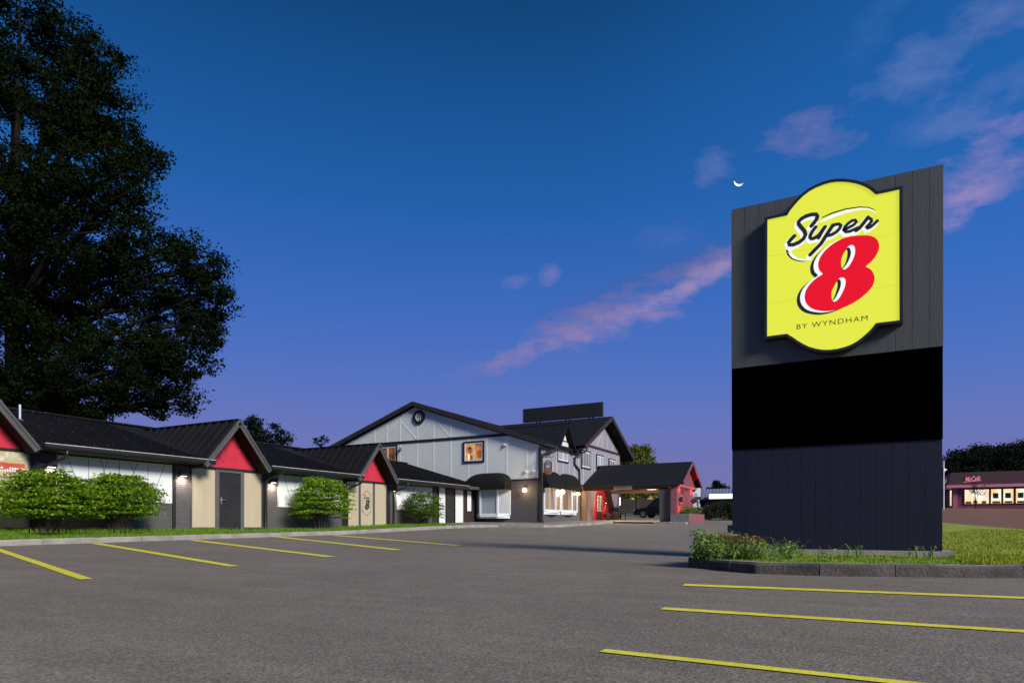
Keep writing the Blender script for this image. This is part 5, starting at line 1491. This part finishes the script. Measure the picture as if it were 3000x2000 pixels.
# ------------------------------------------------------------------ cars
def car(name, label, X, D, heading, paint, Lc, Wc, Hc, rack=False, suv=True):
    z0 = gD(D) + .02; o = cw(X, D, z0); t = thing(name, label, 'car', tuple(o))
    ch, sh_ = math.cos(heading), math.sin(heading)
    def T_(l, w, z):
        return (o.x + l * ch - w * sh_, o.y + l * sh_ + w * ch, o.z + z)
    hl = Lc / 2; bh = Hc * .55
    side = [(-hl, .28), (-hl + .02, bh * .95), (-hl + .1, bh), (hl * .45, bh), (hl * .93, bh * .82), (hl, bh * .6), (hl, .25)]
    def loft(prof, ws):
        mb = MB(); n = len(prof)
        for w, k in ws:
            for l, z in prof: mb.v.append(T_(l * k if False else l, w, z))
        for r in range(len(ws) - 1):
            for i in range(n):
                j = (i + 1) % n; mb.f.append((r * n + i, r * n + j, (r + 1) * n + j, (r + 1) * n + i))
        mb.f.append(tuple(range(n))); mb.f.append(tuple(range((len(ws) - 1) * n + n - 1, (len(ws) - 1) * n - 1, -1)))
        return mb
    w = Wc / 2
    body = loft(side, [(-w, 1), (w, 1)]).build('body', paint, t, bevel=.06)
    rear = -hl + (.12 if suv else .7)
    cabp = [(rear, bh), (rear + (.18 if suv else .5), Hc - .06), (rear + .5, Hc), (hl * .05, Hc), (hl * .18, Hc - .06), (hl * .5, bh)]
    mb = MB(); n = len(cabp)
    for ww, dz in ((-w * .97, 0), (w * .97, 0)):
        for l, z in cabp: mb.v.append(T_(l, ww * (1 - .16 * (z - bh) / (Hc - bh)), z))
    mb.f += [tuple(range(n)), tuple(range(2 * n - 1, n - 1, -1))] + [(i, (i + 1) % n, n + (i + 1) % n, n + i) for i in range(n)]
    mb.build('cabin', paint, t, bevel=.05)
    for sg in (-1, 1):
        mb = MB(); q = [(rear + .25, bh + .06), (rear + .36, Hc - .12), (hl * .02, Hc - .12), (hl * .36, bh + .06)]
        mb.prism([T_(l, sg * w * (.985 - .16 * (z - bh) / (Hc - bh)), z) for l, z in q], tuple(Vector(T_(0, sg * .012, 0)) - o)); mb.build('side_window', m_glass_dk, t)
    mb = MB(); mb.prism([T_(rear + .0, -w * .78, bh + .12), T_(rear + .0, w * .78, bh + .12), T_(rear + (.16 if suv else .42), w * .70, Hc - .14), T_(rear + (.16 if suv else .42), -w * .70, Hc - .14)], tuple(Vector(T_(-.03, 0, .0)) - o)); mb.build('rear_window', m_glass_dk, t)
    for l in (-hl * .62, hl * .62):
        for sg in (-1, 1):
            mb = MB(); mb.tube([T_(l, sg * (w - .2), .33), T_(l, sg * (w + .01), .33)], .33, 16); wh = mb.build('wheel', m_rubber, t)
            mb = MB(); mb.tube([T_(l, sg * (w + .005), .33), T_(l, sg * (w + .02), .33)], .2, 12); mb.build('rim', m_steel, wh)
    for sg in (-1, 1):
        mb = MB(); c = [T_(-hl - .01, sg * (w - .25), bh * .72), T_(-hl - .01, sg * (w - .03), bh * .72), T_(-hl - .01, sg * (w - .03), bh * .92), T_(-hl - .01, sg * (w - .25), bh * .92)]
        mb.prism(c, tuple(Vector(T_(.05, 0, 0)) - o)); mb.build('tail_light', mat('tail_light', (.25, .01, .01), .3, .05), t)
        mb = MB(); c = [T_(hl * .97, sg * (w - .35), bh * .62), T_(hl * .97, sg * (w - .05), bh * .62), T_(hl * .95, sg * (w - .05), bh * .78), T_(hl * .95, sg * (w - .35), bh * .78)]
        mb.prism(c, tuple(Vector(T_(.08, 0, 0)) - o)); mb.build('headlight', m_wframe, t)
    mb = MB(); mb.prism([T_(-hl - .02, -.28, bh * .5), T_(-hl - .02, .28, bh * .5), T_(-hl - .02, .28, bh * .66), T_(-hl - .02, -.28, bh * .66)], tuple(Vector(T_(.03, 0, 0)) - o)); mb.build('number_plate', m_white, t)
    if rack:
        mb = MB()
        for sg in (-1, 1): mb.tube([T_(rear + .4, sg * w * .7, Hc + .02), T_(rear + .5, sg * w * .7, Hc + .1), T_(hl * .0, sg * w * .7, Hc + .1), T_(hl * .1, sg * w * .7, Hc + .02)], .025, 6)
        mb.build('roof_rail', m_steel, t)
        mb = MB(); mb.prism([T_(rear + .5, -.4, Hc + .13), T_(rear + .5, .4, Hc + .13), T_(rear + .62, .4, Hc + .36), T_(rear + .62, -.4, Hc + .36)], tuple(Vector(T_(1.7, 0, 0)) - o)); mb.build('roof_box', m_carblk, t, bevel=.08)
    return t


car('parked_car', 'dark sport utility car with roof box parked beyond the canopy', 12.75, 56.0, R(172), m_carblk, 4.7, 1.85, 1.66, True)
car('parked_car', 'white car parked in front of the long low shop', 22.2, 82.0, R(100), m_carwht, 4.4, 1.8, 1.45, False)


# ------------------------------------------------------------------ far things
# fence and light beyond the canopy
fc = thing('fence', 'vertical board wooden fence seen under the canopy', 'fence', tuple(cw(13, 75, gD(75))))
mb = MB(); X = 11.2
while X < 16.4:
    mb.beam(cw(X, 75, gD(75) + .52), cw(X + .13, 75, gD(75) + .52), .03, 1.12, up=(0, 0, 1)); X += .15
mb.build('boards', m_fence, fc)
mb = MB()
for X in (11.2, 13.0, 14.8, 16.3): mb.beam(cw(X, 75.08, gD(75) - .2), cw(X, 75.08, gD(75) + 1.15), .1, .1, up=(0, 1, 0))
mb.build('post', m_fence, fc)
lp = thing('street_light', 'glaring white lamp on a dark post just right of the ribbed entrance panel', 'street light', tuple(cw((1811 - 1500) / 1950 * 66, 66, gD(66))))
c = cw((1811 - 1500) / 1950 * 66, 66, 0); zl = (1541 - 1468) / 1950 * 66
mb = MB(); mb.tube([(c.x, c.y, gD(66) - .1), (c.x, c.y, zl - .4)], .05); mb.build('post', m_black, lp)
mb = MB(); mb.tube([(c.x, c.y, zl - .42), (c.x, c.y, zl - .36), (c.x, c.y, zl + .36), (c.x, c.y, zl + .42)], [.12, .2, .2, .12], 12); mb.build('lamp', emit('street_lamp', (1, .98, .94), 6), lp)
point('street_glow', (c.x, c.y, zl), 60, (1, .93, .82), .25, lp)
# dim lit houses behind the fence
hs_ = thing('far_house', 'dim house with warm lit windows glimpsed behind the fence under the canopy', 'house', tuple(cw(16, 92, gD(92))))
mb = MB(); a = cw(12, 92, 0); b = cw(23.4, 92, 0); mb.beam((a.x, a.y, 3.7), (b.x, b.y, 3.7), 5, 3.2); mb.build('wall', m_fence, hs_)
for X, z, w_l in ((15.7, 4.05, .7), (18.2, 4.1, .6), (20.3, 4.0, .9)):
    a = cw(X, 89.4, z); b = cw(X + w_l, 89.4, z); mb = MB(); mb.beam(a, b, .1, .9); mb.build('window', emit('house_window', lin(255, 206, 150), .9), hs_)

# long low shop with lit fascia left of the sign
shp = thing('long_shop', 'long low shop with blue grey metal roof and glowing white fascia sign', 'building', (-22, 108, 3))
mb = MB(); mb.box(-33, 108.3, 2, -8, 122, 4.3); mb.build('wall', mat('tan_wall', (.13, .085, .05), .8, .2, .6), shp)
mb = MB(); mb.prism([(-33.4, 107.6, 4.25), (-33.4, 107.6, 4.4), (-33.4, 109.6, 6.0), (-33.4, 118, 6.0), (-33.4, 118, 4.25)], (26, 0, 0))
for i in range(52): mb.beam((-33.2 + i * .5, 107.56, 4.42), (-33.2 + i * .5, 109.56, 6.02), .04, .06)
mb.build('roof', mat('blue_grey_metal', (.17, .20, .29), .6, .1), shp)
mb = MB(); mb.box(-22.0, 107.2, 4.28, -10, 107.6, 5.1); sg_ = mb.build('lit_fascia', m_black, shp)
mb = MB(); mb.box(-21.95, 107.14, 4.33, -10.05, 107.198, 5.05); mb.build('lit_panel', emit('fascia_light', (1, .98, .95), 2.2), sg_)
for x0, x1, m in ((-28.6, -27.2, m_glass_dk), (-26.4, -24.6, m_glass_dk), (-23.4, -21.8, m_glass_dk)):
    mb = MB(); mb.box(x0, 108.22, 2.9, x1, 108.29, 4.1); mb.build('window', m, shp)
bb = thing('billboard', 'white sign panel with two faint lines of dark lettering right of the canopy gable', 'sign', tuple(cw(19.2, 70, gD(70))))
X0, X1 = (2004 - 1500) / 1950 * 70, (2053 - 1500) / 1950 * 70; zt, zb_ = (1541 - 1413) / 1950 * 70, (1541 - 1455) / 1950 * 70
mb = MB(); mb.beam(cw(X0, 70, (zt + zb_) / 2), cw(X1, 70, (zt + zb_) / 2), .3, zt - zb_ + .1); bd = mb.build('cabinet', m_black, bb)
mb = MB(); mb.beam(cw(X0 + .05, 69.83, (zt + zb_) / 2), cw(X1 - .07, 69.83, (zt + zb_) / 2), .02, zt - zb_ - .06); mb.build('panel', emit('sign_panel_glow', lin(176, 170, 182), .72, (.3, .3, .3)), bd)
mb = MB()
for z, a, b in ((zb_ + .26, .45, 1.32), (zb_ + .09, .45, 1.42)):
    X = X0 + a; r_ = random.Random(int(z * 100))
    while X < X0 + b:
        w_l = r_.uniform(.04, .09); hh = r_.uniform(.06, .12); mb.beam(cw(X, 69.81, z + hh / 2), cw(X + w_l, 69.81, z + hh / 2), .012, hh); X += w_l + r_.choice((.02, .02, .03, .08))
mb.build('lettering', m_black, bd)
mb = MB(); mb.beam(cw(X0, 70, zb_ - .17), cw(X1, 70, zb_ - .17), .34, .26); mb.build('dark_band', m_black, bb)
for X in (X0 + .2, X1 - .3):
    mb = MB(); mb.tube([cw(X, 70, gD(70) - .2), cw(X, 70, zb_ - .2)], .06); mb.build('post', m_black, bb)
rd = tag(None or (lambda: (lambda m_: m_.build('red_bin', mat('red_metal', (.35, .02, .015), .5, .1), bevel=.04))(MB().beam(cw(20.35, 70, gD(70) + .45), cw(20.85, 70, gD(70) + .45), .5, .9)))(), 'small red box at the left end of the dark hedge', 'box')

# restaurant across the road
rs = thing('restaurant', 'single storey restaurant across the road with maroon roof and bright lit windows', 'building', (18, 118, 2.6))
YB = 113.4; PB = ('y', YB)
m_mar = mat('maroon_roof', (.055, .022, .027), .6, .1, .6)
m_redlit = mat('red_lit_band', (.60, .22, .30), .5, .08, .6)  # white band; the red lamp glow on it is painted in
m_marw = mat('maroon_wall', (.20, .045, .06), .6, .1, .6)
mb = MB(); mb.box(10.8, YB, 1.5, 30, 132, 5.7); mb.build('wall', m_marw, rs)
mb = MB(); mb.prism([(10.2, YB - .5, 5.85), (10.5, YB - .2, 7.62), (10.5, 132, 7.62), (10.2, 132, 5.85)], (20.5, 0, 0)); mb.build('roof', m_mar, rs, bevel=.03)
mb = MB(); mb.box(10.0, YB - .8, 5.45, 31, 132, 5.84); mb.build('fascia_band', m_redlit, rs)
mb = MB(); mb.pbox(PB, 10.8, 11.35, 2.6, 5.4, 0, .12); mb.build('corner_pillar', mat('pink_pillar', (.42, .12, .20), .6, .1), rs)
e_in = room_mat('restaurant_room', lin(244, 205, 140), lin(255, 246, 222), 1.1, (1, 1, .5), 1.2)
e_in2 = emit('restaurant_ceiling_light', lin(255, 250, 236), 1.15)
for (p0, p1) in ((2826, 2897), (2903, 2933), (2939, 2969), (2976, 3004), (3010, 3042)):
    a0 = ((p0 - 1500) / 1950 * CY - SY) / ((p0 - 1500) / 1950 * SY + CY) * YB; a1 = ((p1 - 1500) / 1950 * CY - SY) / ((p1 - 1500) / 1950 * SY + CY) * YB
    mb = MB()
    for q in ((a0 - .08, a0, 3.1, 5.25), (a1, a1 + .08, 3.1, 5.25), (a0, a1, 5.17, 5.25), (a0, a1, 3.1, 3.18)): mb.pbox(PB, *q, .0, .1)
    w = mb.build('window', m_darkbrown, rs)
    mb = MB(); mb.pbox(PB, a0, a1, 3.18, 5.17, .005, .02); mb.build('pane', e_in, w)
    if p0 > 2850:
        mb = MB(); mb.pbox(PB, a0 + .22, a0 + .85, 3.9, 4.62, .03, .06); mb.build('dark_screen', m_black, w)
        mb = MB(); mb.pbox(PB, a0 + .15, a1 - .12, 3.2, 3.5, .03, .05); mb.build('seat_back', m_brown, w)
    else:
        mb = MB(); mb.pbox(PB, a0 + .9, a0 + 1.4, 4.1, 5.0, .022, .03); mb.pbox(PB, a0 + 1.75, a0 + 2.2, 4.0, 4.9, .022, .03); mb.build('bright_light', e_in2, w)
        mb = MB(); mb.pbox(PB, a0 + .1, a0 + .8, 3.2, 3.5, .03, .05); mb.pbox(PB, a0 + 1.0, a0 + 1.5, 3.2, 3.62, .03, .05); mb.pbox(PB, a0 + 2.0, a0 + 2.5, 3.2, 3.55, .03, .05); mb.build('counter', m_brown, w)
mb = MB(); mb.box(10.74, YB + 1.5, 3.0, 10.8, YB + 3.0, 5.2); mb.build('side_window', e_in, rs)
text_mesh('McCafé', .95, lambda a, z, o: (13.05 + a, YB - .52 - o + z * .17, 6.35 + z + a * .05), 0, .02, .35, .62, .95, .02).build('lettering', emit('pink_letters', lin(226, 120, 130), .9), rs)
mb = MB(); mb.beam((11.95, YB - .5, 6.2), (14.1, YB - .5, 6.42), .03, .06); mb.build('underline', emit('pink_stroke', lin(226, 120, 130), .9), rs)
text_mesh('McCafé', .95, lambda a, z, o: (10.25 - o + z * .17, YB + 3.4 - a, 6.35 + z), 0, .06, .35, .62, .95, .02).build('side_lettering', emit('pink_letters_side', lin(226, 120, 130), .9), rs)
pw = thing('white_pole', 'thin white pole with a small white sign right behind the tall sign edge', 'pole', tuple(cw((2764.5 - 1500) / 1950 * 86, 86, gD(86))))
Xp = (2764.8 - 1500) / 1950 * 86; zp = (1541 - 1350) / 1950 * 86
mb = MB(); mb.tube([cw(Xp, 86, gD(86) - .3), cw(Xp, 86, zp)], .07); mb.build('post', m_white, pw)
c = cw(Xp + .26, 86, (1541 - 1375) / 1950 * 86)
mb = MB(); mb.prism([c + Vector((-.25 * CY, -.25 * SY, .16)), c + Vector((.2 * CY, .2 * SY, .02)), c + Vector((-.25 * CY, -.25 * SY, -.28))], (-.04 * -SY, -.04 * CY, 0)); mb.build('sign_plate', m_white, pw)

# crescent moon
Dm = 2500; cm = cw((2165 - 1500) / 1950 * Dm, Dm, (1541 - 531) / 1950 * Dm); rm = 13.5 / 1950 * Dm
ex_ = Vector((CY, SY, 0)); ez_ = Vector((0, 0, 1)); pts = []
up = R(258)
for i in range(25):
    t = up - R(86) + R(172) * i / 24; pts.append((math.cos(t) * rm, math.sin(t) * rm))
for i in range(1, 24):
    t = up + R(86) - R(172) * i / 24; u = Vector((math.cos(up), math.sin(up))); q = Vector((math.cos(t) * rm, math.sin(t) * rm)); k = q.dot(u); q = q - u * k + u * k * .66
    pts.append((q.x, q.y))
mb = MB(); mb.prism([cm + ex_ * a + ez_ * b for a, b in pts], (-SY * 4, CY * 4, 0))
tag(mb.build('moon', emit('moonlight', (1, .99, .96), 1.3)), 'thin white crescent moon in the dusk sky left of the tall sign', 'moon')

# tidy the bookkeeping
for o in bpy.data.objects:
    if '_o' in o: del o['_o']
SC.cycles.max_bounces = 5
SC.cycles.diffuse_bounces = 3
SC.cycles.glossy_bounces = 3
SC.cycles.transmission_bounces = 2
SC.cycles.transparent_max_bounces = 4
SC.cycles.caustics_reflective = False
SC.cycles.caustics_refractive = False
